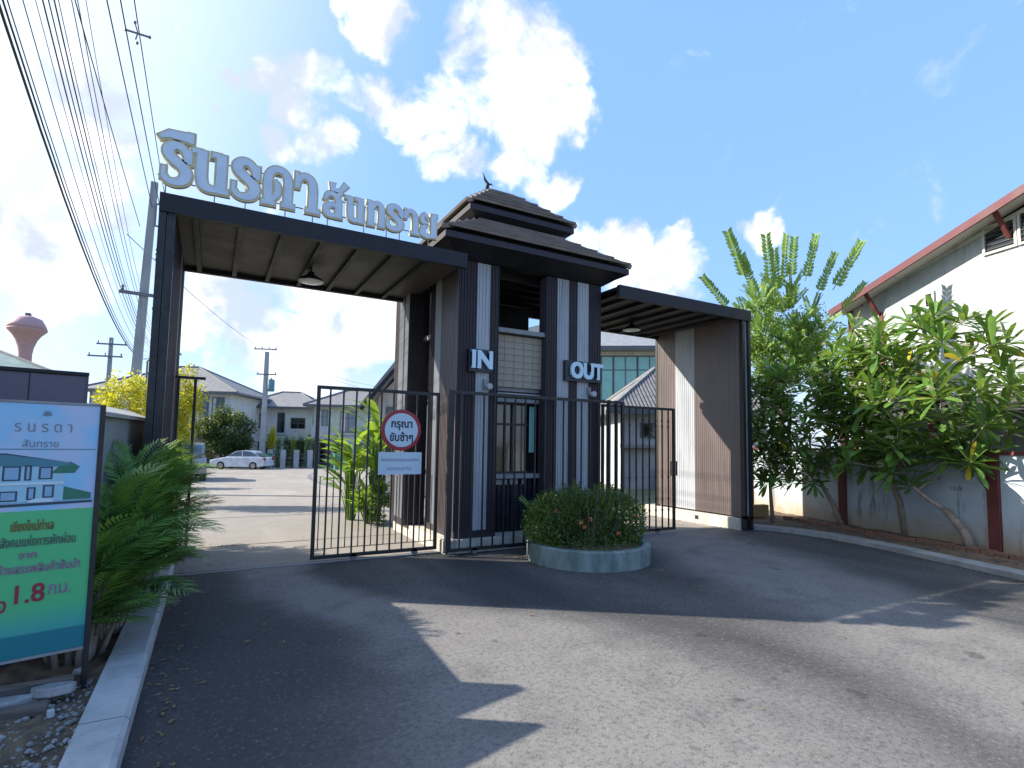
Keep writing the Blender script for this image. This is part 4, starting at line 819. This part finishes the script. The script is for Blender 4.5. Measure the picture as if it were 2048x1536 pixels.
# ================================================================== vehicles and small street things
def car(label, loc, rz, L, Wd, H, paint, kind='sedan'):
    g = thing('parked_car', label, 'car', loc, rz); h = Wd/2
    if kind == 'sedan': low = [(0, .25), (0, .62), (.12, .72), (1.05, .92), (1.25, .95), (3.55, .98), (4.05, .95), (4.15, .75), (4.15, .28), (3.7, .2), (.4, .2)]; cabn = [(1.15, .93), (1.95, 1.40), (2.5, 1.46), (3.1, 1.42), (3.85, .97)]
    else: low = [(0, .35), (0, .85), (.15, 1.0), (1.2, 1.08), (4.3, 1.1), (4.4, .9), (4.4, .35)]; cabn = [(1.1, 1.08), (1.8, 1.68), (2.4, 1.74), (4.0, 1.70), (4.32, 1.1)]
    k = L/4.2
    MB().prism([(x*k, -h, z) for x, z in low], (0, Wd, 0)).build('body', paint, g, bev=.05)
    MB().prism([(x*k, -h+.1, z) for x, z in cabn], (0, Wd-.2, 0)).build('cabin', paint, g, bev=.04)
    cx = sum(x for x, z in cabn)/5; cz = sum(z for x, z in cabn)/5-.03
    q = [(cx+(x-cx)*.88, cz+(z-cz)*.80+.03) for x, z in cabn]
    for s in (-1, 1): MB().prism([(x*k, s*(h-.098)-.004, z) for x, z in q], (0, .008, 0)).build('side_window', 'bglass', g); MB().box(2.45*k-.03, 2.45*k+.03, s*(h-.09)-.004, s*(h-.09)+.004, .95 if kind == 'sedan' else 1.1, 1.42 if kind == 'sedan' else 1.7).build('pillar', paint, g)
    x0, x1 = cabn[3][0]*k, cabn[4][0]*k; z0, z1 = cabn[3][1], cabn[4][1]
    MB().add([(x0+.06, -h+.2, z0-.06), (x0+.06, h-.2, z0-.06), (x1+.01, h-.2, z1+.06), (x1+.01, -h+.2, z1+.06)], [(0, 1, 2, 3)]).build('rear_window', 'bglass', g)
    for x in (.85*k, 3.35*k):
        for s in (-1, 1):
            t = MB().lathe((x, s*(h-.09), .31), [(.2, -.11), (.29, -.11), (.31, -.08), (.31, .08), (.29, .11), (.2, .11)], 20, 'Y').build('wheel', 'tyre', g)
            MB().lathe((x, s*(h-.09), .31), [(0, -.115), (.19, -.112), (.19, .112), (0, .115)], 12, 'Y').build('rim', 'chrome', t)
    for s in (-1, 1):
        MB().box(-.02, .2, s*(h-.2)-.15, s*(h-.2)+.15, .58 if kind == 'sedan' else .8, .72 if kind == 'sedan' else .95).build('headlight', 'bulb', g)
        MB().box(L-.12, L+.01, s*(h-.15)-.1, s*(h-.15)+.1, .72, .92).build('tail_light', 'tail', g)
    MB().box(L-.02, L+.05, -h+.1, h-.1, .3, .52).build('bumper', 'tyre' if kind != 'sedan' else paint, g)
    return g
car('white sedan parked side on in the estate street under the transformer pole', (.45, 48.1, gz(47)), math.atan2(-1.99, 3.57), 4.15, 1.75, 1.45, 'carw')
car('silver grey car parked with its rear to us, half hidden by the palms', (-1.0, 32.2, gz(30)), -math.pi/2, 4.4, 1.75, 1.7, 'cars', 'suv')
def simple(name, mb, m, label, cat, grp=None, loc=None):
    o = mb.build(name, m)
    if loc: o.location = loc
    return tag(o, label, cat, grp)
gf = thing('garden_fence', 'low fence with four cream pillars before a green hedge', 'fence')
P_ = [Vector((4.5, 50.46, -.85)), Vector((5.47, 49.92, -.85)), Vector((6.47, 49.36, -.85)), Vector((7.48, 48.8, -.85)), Vector((10.2, 47.3, -.85))]
for p_ in P_[:4]: MB().box(p_.x-.2, p_.x+.2, p_.y-.2, p_.y+.2, p_.z, p_.z+1.55).build('pillar', 'white', gf)
for a, b in zip(P_[:-1], P_[1:]):
    for z in (.15, .5, .85, 1.2): MB().bar(a+Vector((0, 0, z)), b+Vector((0, 0, z)), .05, .05).build('rail', 'frame', gf)
for x, y, lab in ((8.35, 41.4, 'green wheelie bin seen between the bars of the left gate leaf'), (4.15, 48.6, 'green bin at the foot of the transformer pole')):
    g = thing('waste_bin', lab, 'bin', (x, y, gz(y)-.02))
    MB().add([(-.25, -.25, .08), (.25, -.25, .08), (.25, .25, .08), (-.25, .25, .08), (-.32, -.32, 1.2), (.32, -.32, 1.2), (.32, .32, 1.2), (-.32, .32, 1.2)], [(0, 3, 2, 1), (4, 5, 6, 7), (0, 1, 5, 4), (1, 2, 6, 5), (2, 3, 7, 6), (3, 0, 4, 7)]).build('body', 'bin', g)
    MB().box(-.35, .35, -.36, .35, 1.202, 1.28).build('lid', 'bin', g)
# ================================================================== vegetation
def frond_mesh(name, L, n, ll, lw, arch, droop, vang=.5, taper=True, seed=0, m='palm', rr=.008):
    r = np.random.default_rng(seed); V, F = [], []
    t = np.linspace(0, 1, 12); px = L*(t-.18*arch*t**3); pz = -arch*L*t**2.1
    def pos(u): return np.array([np.interp(u, t, px), 0, np.interp(u, t, pz)])
    for i in range(11):                                # stalk, three sided
        a, b = pos(t[i]), pos(t[i+1]); k = len(V); w0, w1 = rr*(1-t[i]*.8), rr*(1-t[i+1]*.8)
        for c, q in ((a, w0), (b, w1)): V += [c+(0, -q, 0), c+(0, q, 0), c+(0, 0, -q*1.4)]
        F += [(k, k+1, k+4, k+3), (k+1, k+2, k+5, k+4), (k+2, k, k+3, k+5)]
    for i in range(n):
        u = .12+.88*i/(n-1); c = pos(u); d = pos(min(u+.03, 1))-pos(u-.03); d /= np.linalg.norm(d)
        s = (math.sin(math.pi*min(1, u*.92+.1))**.6 if taper else 1)*r.uniform(.85, 1.1)
        for sd in (-1, 1):
            f = .55+.3*u; o = d*f+np.array([0, sd*(1-.3*u), 0])+np.array([0, 0, vang*r.uniform(.4, 1)]); o /= np.linalg.norm(o)
            up_ = np.cross(o, d)*sd; up_ /= np.linalg.norm(up_)+1e-9; wv = np.cross(up_, o)
            l = ll*s; k = len(V); mid = c+o*l*.5+np.array([0, 0, -droop*l*.12]); tip = c+o*l+np.array([0, 0, -droop*l*.5])
            V += [c, mid+wv*lw*.5*s, mid-wv*lw*.5*s, tip]; F += [(k, k+1, k+3, k+2)]
    return npmesh(name, np.array(V), np.array(F))
def orient(loc, d, roll=0, s=1):
    d = Vector(d).normalized(); z = Vector((0, 0, 1)); y = z.cross(d)
    if y.length < .05: y = Vector((0, 1, 0))
    y.normalize(); z = d.cross(y); R = Matrix((d, y, z)).transposed().to_4x4()
    return Matrix.Translation(loc) @ R @ Matrix.Rotation(roll, 4, 'X') @ Matrix.Scale(s, 4)
def palm(label, x, y, n, h, L, meshes, seed, z0=.05, grp='palm clumps along the left kerb', spread=.25):
    r = random.Random(seed); g = thing('palm_clump', label, 'palm', (x, y, z0), 0, grp); st_ = MB()
    for i in range(n):
        a = r.uniform(0, 2*math.pi); q = r.random(); bx, by = math.cos(a)*spread*q, math.sin(a)*spread*q; hh = h*r.uniform(.25, 1)
        if y < 6 and math.sin(a) < -.1 and math.cos(a) < .45: a = r.uniform(-.6, 1.6)
        e = math.radians(r.uniform(34, 86)*(.62+.38*hh/h)); base = Vector((bx, by, hh)); d = Vector((math.cos(a)*math.cos(e), math.sin(a)*math.cos(e), math.sin(e)))
        o = link('frond', fd if r.random() < .05 else meshes[r.randrange(len(meshes))], None, g, mtx=orient(base, d, r.uniform(-.4, .4), r.uniform(.7, 1.1)*L))
        if i % 3 == 0: st_.tube([(bx*.5, by*.5, -z0-.05), base*.98], [.022, .013], 6)
    st_.build('stem', 'bark', g); return g
fm = [frond_mesh('frond', 1, 19, .36, .052, ar, .8, vg, seed=i) for i, (ar, vg) in enumerate(((.35, .45), (.5, .3), (.62, .5), (.25, .55)))]
for me in fm: me.materials.append(MT['palm'])
fd = fm[2].copy(); fd.materials.clear(); fd.materials.append(MT['dry'])
pl_ = [(-.74, 4.78, 46, .7, 'palm clump drooping next to the black leg of the board'), (-.64, 5.3, 56, .95, 'palm clump second from the board, over the kerb'), (-.62, 5.9, 60, 1.1, 'palm clump in the middle of the kerb row'), (-.60, 6.6, 60, 1.15, 'palm clump beside the foot of the left gate post'),
       (-.56, 7.4, 56, 1.15, 'palm clump just inside the left gate post'), (-.60, 8.3, 50, 1.15, 'palm clump under the small black catch frame'), (-.6, 9.3, 40, .95, 'palm clump farthest along the left kerb')]
for i, (x, y, n, h, lab) in enumerate(pl_): palm(lab, x, y, n+12, h, .58 if i else .52, fm, 20+i, spread=.22)
def cloud(n, cen, rad, size, seed, asp=.45, hollow=.35, up=.0, vol=None):
    r = np.random.default_rng(seed); cen = np.atleast_2d(cen); rad = np.broadcast_to(np.asarray(rad, float), (len(cen), 3)); idx = r.integers(0, len(cen), n)
    d = r.normal(size=(n, 3)); d /= np.linalg.norm(d, axis=1)[:, None]; rr = (hollow+(1-hollow)*r.random(n)**.5)[:, None]
    c = cen[idx]+d*rad[idx]*rr
    a = r.normal(size=(n, 3))+d*.6; a[:, 2] += up; a /= np.linalg.norm(a, axis=1)[:, None]; b = np.cross(a, r.normal(size=(n, 3))); b /= np.linalg.norm(b, axis=1)[:, None]; c2 = np.cross(a, b)
    s = (size*r.uniform(.6, 1.25, n))[:, None]
    V = np.stack([c, c+a*s*.5+b*s*asp*.5+c2*s*.08, c+a*s-c2*s*.1, c+a*s*.5-b*s*asp*.5+c2*s*.08], 1).reshape(-1, 3)
    return npmesh('foliage', V, np.arange(n*4).reshape(-1, 4))
def skeleton(base, tips, trunk, r0, seed=0, dec=.78, wob=.06, m='bark', low=.0):
    """trunk + branches: every tip is tied to the nearest lower node by a bent limb"""
    r = random.Random(seed); nodes = [(Vector(p), r0*(1-.35*i/len(trunk))) for i, p in enumerate([base]+trunk)]
    mb = MB(); mb.tube([n[0] for n in nodes], [n[1] for n in nodes], 9); top = nodes[-1]; nodes = nodes[max(1, len(nodes)//2):]
    dirs = []
    for t in sorted(tips, key=lambda t: (Vector(t)-top[0]).length):
        t = Vector(t); best = min(nodes, key=lambda q: (q[0]-t).length+max(0, q[0].z-t.z)*1.2+(.0 if q[1] > .012 else .6))
        a = best[0]; L = (t-a).length; ra = best[1]*dec; rb = max(.009, ra*.62)
        c = a.lerp(t, .45)+Vector((r.uniform(-wob, wob), r.uniform(-wob, wob), -.12*L-low))*min(1, L)
        P = [a*(1-u)**2+c*2*u*(1-u)+t*u*u for u in (0, .25, .5, .75, 1)]; R_ = [ra+(rb-ra)*u for u in (0, .25, .5, .75, 1)]
        mb.tube(P, R_, 6); nodes += [(p, q) for p, q in zip(P[1:], R_[1:])]; dirs.append((t, (P[-1]-P[-2]).normalized()))
    return mb, dirs
def leaf_mesh(name, L, wd, fold=.18, curl=.25, n=7):
    V, F = [], []
    for i in range(n+1):
        u = i/n; w_ = wd/2*min(1, .10+1.7*u)*(1 if u < .78 else max(.0, 1-((u-.78)/.22)**2.2)); x = L*u; z = -curl*L*u*u
        V += [(x, -w_, z+fold*w_), (x, 0, z), (x, w_, z+fold*w_)]
    for i in range(n):
        k = 3*i; F += [(k, k+3, k+4, k+1), (k+1, k+4, k+5, k+2)]
    return npmesh(name, np.array(V), np.array(F))
plm = [leaf_mesh('leaf', 1, .215, .3, c) for c in (.0, .10, .22)]
for me in plm: me.materials.append(MT['plum'])
ply = plm[1].copy(); ply.materials.clear(); ply.materials.append(MT['yel'])
def plumeria(label, base, trunk, tips, r0, seed, L=.33, per=16):
    r = random.Random(seed); g = thing('frangipani_tree', label, 'tree', (0, 0, 0), 0, 'frangipani trees by the boundary wall')
    mb, dirs = skeleton(Vector(base), [Vector(t) for t in trunk], r0=r0, tips=tips, seed=seed, dec=.72, wob=.12) if False else skeleton(Vector(base), tips, [Vector(t) for t in trunk], r0, seed, .74, .12)
    mb.build('trunk', 'barkp', g, True); cnt = 0; rest = []
    dirs.sort(key=lambda q: q[0].x*.6+q[0].y)
    for (t, d) in dirs:
        d = (d+Vector((r.uniform(-.3, .3), r.uniform(-.3, .3), .5))).normalized(); a0 = r.uniform(0, 6.28); e1 = d.orthogonal().normalized(); e2 = d.cross(e1)
        nn = per+r.randint(-3, 3)
        for i in range(nn):
            a = a0+i*2.4; q = i/nn; tilt = math.radians(38+58*q+r.uniform(-8, 8)); v = d*math.cos(tilt)+(e1*math.cos(a)+e2*math.sin(a))*math.sin(tilt)
            mt = orient(t-d*(.03+.09*q), v, r.uniform(-.5, .5), L*(.62+.5*math.sin(q*2.6))*r.uniform(.8, 1.15)); me = plm[r.randrange(3)]
            if cnt < 298: link('leaf', ply if r.random() < .035 else me, None, g, mtx=mt); cnt += 1
            else: rest.append((mt, me))
        if r.random() < .5:
            fl = MB(); c = t+d*.10
            for k in range(11):
                p = c+Vector((r.uniform(-.06, .06), r.uniform(-.06, .06), r.uniform(0, .07)))
                for j in range(5): an = j*1.257+k; fl.add([p, p+Vector((math.cos(an-.4)*.026, math.sin(an-.4)*.026, .016)), p+Vector((math.cos(an)*.045, math.sin(an)*.045, .02)), p+Vector((math.cos(an+.4)*.026, math.sin(an+.4)*.026, .016))], [(0, 1, 2, 3)])
            fl.build('flower_cluster', 'wflower', g)
    if rest:
        V, F = [], []; k = 0
        for mt, me in rest:
            co_ = np.zeros(len(me.vertices)*3); me.vertices.foreach_get('co', co_); co_ = co_.reshape(-1, 3); A = np.array(mt); V.append(co_@A[:3, :3].T+A[:3, 3]); F += [[i+k for i in p.vertices] for p in me.polygons]; k += len(co_)
        stuff(link('foliage', npmesh('foliage', np.vstack(V), np.array(F)), 'plum', g))
    return g
def tipset(cen, rad, n, seed, mind=.26, shell=.45, zmin=None):
    r = random.Random(seed); out = []; k = 0
    while len(out) < n and k < 9000:
        k += 1; v = Vector((r.gauss(0, 1), r.gauss(0, 1), r.gauss(0, 1))).normalized()*(shell+(1-shell)*r.random()**.5)
        p = Vector((cen[0]+v.x*rad[0], cen[1]+v.y*rad[1], cen[2]+v.z*rad[2]))
        if zmin and p.z < zmin: continue
        if all((p-q).length > mind for q in out): out.append(p)
    return out
plumeria('frangipani tree with leaning slim trunk beside the red post, close to the right gate wall', (11.05, 6.25, 0), [(10.95, 6.4, .5), (10.85, 6.6, .95)], tipset((10.55, 6.75, 2.15), (1.0, .9, 1.35), 72, 3, .24), .055, 3, .34)
plumeria('big frangipani tree with thick forked trunk at the right picture edge', (10.62, 4.02, 0), [(10.6, 4.1, .3), (10.6, 4.35, .62)], tipset((10.75, 4.6, 2.55), (1.2, 1.4, 1.45), 84, 5, .27)+tipset((10.3, 5.1, 1.45), (.6, .7, .5), 12, 6)+tipset((10.45, 4.05, 1.6), (.4, .5, .35), 7, 8), .085, 5, .40)
plumeria('frangipani tree with white flowers between the other two, its limbs over the wall top', (11.15, 5.2, 0), [(11.1, 5.25, .6), (11.1, 5.4, 1.1)], tipset((11.2, 5.7, 2.75), (1.1, 1.0, 1.35), 76, 9, .26), .06, 9, .36)
plumeria('small dark frangipani crowding the front post of the right gate wall', (10.35, 7.3, 0), [(10.3, 7.3, .5), (10.2, 7.25, .9)], tipset((10.05, 7.2, 2.1), (.6, .55, 1.3), 46, 12, .22), .045, 12, .32)
# star gooseberry tree: long upright feathery sprays
gm_ = [frond_mesh('leafy_spray', 1, 12, .16, .085, ar, .3, .25, taper=False, seed=9+i, rr=.008) for i, ar in enumerate((.02, .08, .16))]
for me in gm_: me.materials.append(MT['goose'])
gt = thing('gooseberry_tree', 'tall feathery light green tree rising behind the corner of the right gate wall', 'tree')
tp_ = tipset((12.1, 8.2, 4.3), (1.15, .9, 1.35), 70, 21, .24, .3)
mb, dirs = skeleton(Vector((12.1, 8.3, 0)), tp_, [Vector((12.05, 8.25, 1.5)), Vector((12.0, 8.2, 2.6))], .11, 21, .72); mb.build('trunk', 'bark', gt, True)
r = random.Random(5); cen = Vector((12.1, 8.2, 3.0)); k = 0
for t, d in dirs:
    for j in range(7):
        v = ((t-cen).normalized()*.8+Vector((r.uniform(-.8, .8), r.uniform(-.8, .8), r.uniform(-.25, .8)))).normalized()
        link('leafy_spray', gm_[r.randrange(3)], None, gt, mtx=orient(t-v*.1, v, r.uniform(0, 3), r.uniform(.32, .62))); k += 1
for (tx, ty, tz, L) in ((11.02, 8.36, 5.6, 1.15), (11.6, 8.1, 5.5, 1.1), (11.95, 8.0, 5.6, 1.05), (12.9, 7.4, 5.4, 1.25), (12.6, 7.6, 5.3, 1.0), (10.7, 8.6, 4.9, .95), (13.0, 7.3, 4.9, .8), (12.2, 8.0, 5.7, 1.0), (12.45, 7.8, 5.65, 1.1), (11.3, 8.3, 5.2, 1.0), (11.8, 8.1, 5.3, 1.0)):
    v = (Vector((tx, ty, tz))-Vector((12.1, 8.2, 3.4))).normalized(); link('leafy_spray', gm_[0], None, gt, mtx=orient((tx, ty, tz), v, .5, L))
    link('leafy_spray', gm_[0], None, gt, mtx=orient((tx, ty, tz), v, 2.0, L*.97))
stuff(link('foliage', cloud(7000, [tuple(t) for t, d in dirs if t.z < 4.9], (.38, .38, .34), .085, 77, .5, .1), 'goose', gt))
# clipped bush in the planter
bs = thing('flowering_bush', 'dense dark green bush with a few orange flowers filling the round planter', 'bush', (4.70, 6.24, .2))
cs = [(-.42, .12, .38), (.42, -.12, .38), (0, -.05, .34), (.0, .35, .40), (-.3, .45, .34), (.35, .30, .36), (-.62, .1, .30), (.62, -.1, .30)]
stuff(link('foliage', cloud(15000, cs, (.32, .32, .37), .05, 31, .5, .5, .3), 'bushleaf', bs))
stuff(link('foliage', cloud(1500, [(0, 0, .08)], (.85, .85, .10), .045, 32, .5, .3, .5), 'bushleaf', bs))
tw = MB(); rr_ = random.Random(4)
for i in range(70):
    a = rr_.uniform(0, 6.28); q = rr_.uniform(.1, .62); b = Vector((math.cos(a)*q, math.sin(a)*q*.8, 0)); tw.tube([b*.6, b+Vector((0, 0, .35)), b*1.15+Vector((rr_.uniform(-.08, .08), rr_.uniform(-.08, .08), rr_.uniform(.68, .84)))], [.008, .006, .002], 4)
tw.build('twigs', 'wood', bs)
for (a, b, c) in ((-.34, -.30, .36), (-.22, -.36, .40), (-.30, -.33, .30), (.52, -.38, .42), (.2, -.42, .2), (-.6, -.1, .5)):
    f = MB()
    for k in range(14): p = Vector((a+rr_.uniform(-.025, .025), b+rr_.uniform(-.02, .0)-.03, c+rr_.uniform(-.02, .02))); f.add([p+Vector((-.008, 0, 0)), p+Vector((0, -.005, -.008)), p+Vector((.008, 0, 0)), p+Vector((0, .003, .009))], [(0, 1, 2, 3)])
    f.build('flower_cluster', 'flower', bs)
sh = frond_mesh('shoot', .34, 8, .06, .032, .1, .3, .5, False, 3, rr=.004); sh.materials.append(MT['bushleaf'])
for i in range(40):
    a = rr_.uniform(0, 6.28); q = rr_.uniform(.05, .8); e = math.radians(rr_.uniform(35, 85)); x, y = math.cos(a)*q, math.sin(a)*q*.85
    link('shoot', sh, None, bs, mtx=orient((x, y, .34+.26*(1-q)), (math.cos(a)*math.cos(e), math.sin(a)*math.cos(e), math.sin(e)), rr_.uniform(0, 6), rr_.uniform(.5, .9)))
# trees and shrubs inside the estate
def tree(label, base, cen, rad, n, size, lm, seed, name='garden_tree', cat='tree', ntips=26, grp=None, sub=9, r0=.07):
    g = thing(name, label, cat, (0, 0, 0), 0, grp); tips = tipset(cen, [v*.8 for v in rad], ntips, seed, min(rad)*.25, .3)
    b = Vector(base); mb, dirs = skeleton(b, tips, [b.lerp(Vector(cen), .3), b.lerp(Vector(cen), .6)], r0, seed); mb.build('trunk', 'bark', g, True)
    stuff(link('foliage', cloud(n, [tuple(t) for t, d in dirs], [v*.3 for v in rad], size, seed, .45, .1), lm, g)); return g
tree('golden leaved tree behind the grey fence wall', (-1.9, 15.8, 0), (-1.85, 15.8, 2.2), (.75, .7, 1.15), 3600, .10, 'gold_leaf', 41, ntips=30)
tree('golden leaved tree showing right of the left gate post', (-.75, 15.2, 0), (-.72, 15.2, 2.2), (.62, .55, 1.2), 3400, .10, 'gold_leaf', 42, ntips=26)
tree('dark leafy garden tree in front of the left pale house', (.6, 51.5, gz(51)), (1.1, 51.3, 1.9), (2.7, 2.0, 2.4), 8000, .26, 'darkleaf', 43, ntips=34)
tree('low dark shrub tree between golden tree and parked car', (-1.9, 23.3, gz(23)), (-1.7, 23.2, 1.3), (.9, .8, .95), 2600, .13, 'darkleaf', 44)
tree('narrow golden shrub right of the transformer pole', (4.6, 50.6, gz(50)), (4.55, 50.6, 1.5), (.5, .5, 1.4), 1200, .16, 'gold_leaf', 45, 'garden_shrub', 'shrub', 12)
for i in range(7):
    p_ = Vector((4.6, 51.3, -.9)).lerp(Vector((8.0, 49.4, -.9)), i/6)
    g = thing('columnar_conifer', '', 'shrub', tuple(p_), 0, 'clipped columns of the far hedge'); g['label'] = ('leftmost', 'second from left', 'third from left', 'middle', 'third from right', 'second from right', 'rightmost')[i]+' columnar conifer in the row behind the cream pillars'
    stuff(link('foliage', cloud(900, [(0, 0, z) for z in (.4, .9, 1.5, 2.0, 2.4)], (.26, .26, .35), .15, 60+i, .4, .2), 'goose' if i % 2 else 'darkleaf', g)); MB().tube([(0, 0, 0), (0, 0, 2.2)], [.06, .02], 6).build('trunk', 'bark', g)
for i, (x, y, rx, h) in enumerate(((-9, 30, 4, 3.2), (14, 62, 6, 3.5), (-3, 70, 7, 3.6), (22, 48, 5, 4), (-18, 55, 6, 4.2), (13.5, 24, 1.6, 1.6))):
    tree(('wide dark tree behind the hoarding', 'dark tree line behind the pale green house', 'dark trees behind the left pale house', 'dark tree right of the pale green house', 'dark tree beyond the teal roof', 'dark shrub below the green glass house')[i], (x, y, gz(y)), (x, y, h*.5-.6), (rx, rx*.7, h*.55), 3500, .35 if i < 5 else .15, 'darkleaf', 70+i, ntips=24, r0=.12)
# banana-like clump and shrub behind the left gate leaf
bl_ = [leaf_mesh('leaf', 1, .27, .25, c, 6) for c in (.25, .45, .6)]
for me in bl_: me.materials.append(MT['banana'])
def heliconia(label, x, y, n, h, L, seed):
    r = random.Random(seed); g = thing('heliconia_clump', label, 'plant', (x, y, .0), 0, 'broad leaved clumps behind the left gate leaf'); stm = MB()
    for i in range(n):
        a = r.uniform(0, 6.28); q = r.random()*.22; hh = h*r.uniform(.35, 1); e = math.radians(r.uniform(20, 75)); base = Vector((math.cos(a)*q, math.sin(a)*q, hh))
        link('leaf', bl_[r.randrange(3)], None, g, mtx=orient(base, (math.cos(a)*math.cos(e), math.sin(a)*math.cos(e), math.sin(e)), r.uniform(-.4, .4), L*r.uniform(.65, 1.1)))
        stm.tube([(base.x*.3, base.y*.3, 0), tuple(base)], [.018, .008], 5)
    stm.build('stem', 'goose', g)
heliconia('tall broad leaved plant nearest the rear gatehouse column', 3.0, 10.95, 40, 2.2, .68, 51); heliconia('broad leaved plant leaning left over the estate road', 2.55, 11.2, 44, 1.5, .66, 52); heliconia('low broad leaved plant at the front of the clump', 2.75, 10.6, 40, .6, .42, 53)
tree('low yellow green shrub at the foot of the broad leaved clump', (2.75, 10.4, 0), (2.75, 10.4, .42), (.42, .4, .42), 2600, .07, 'banana', 54, 'low_shrub', 'shrub', 14, r0=.02)
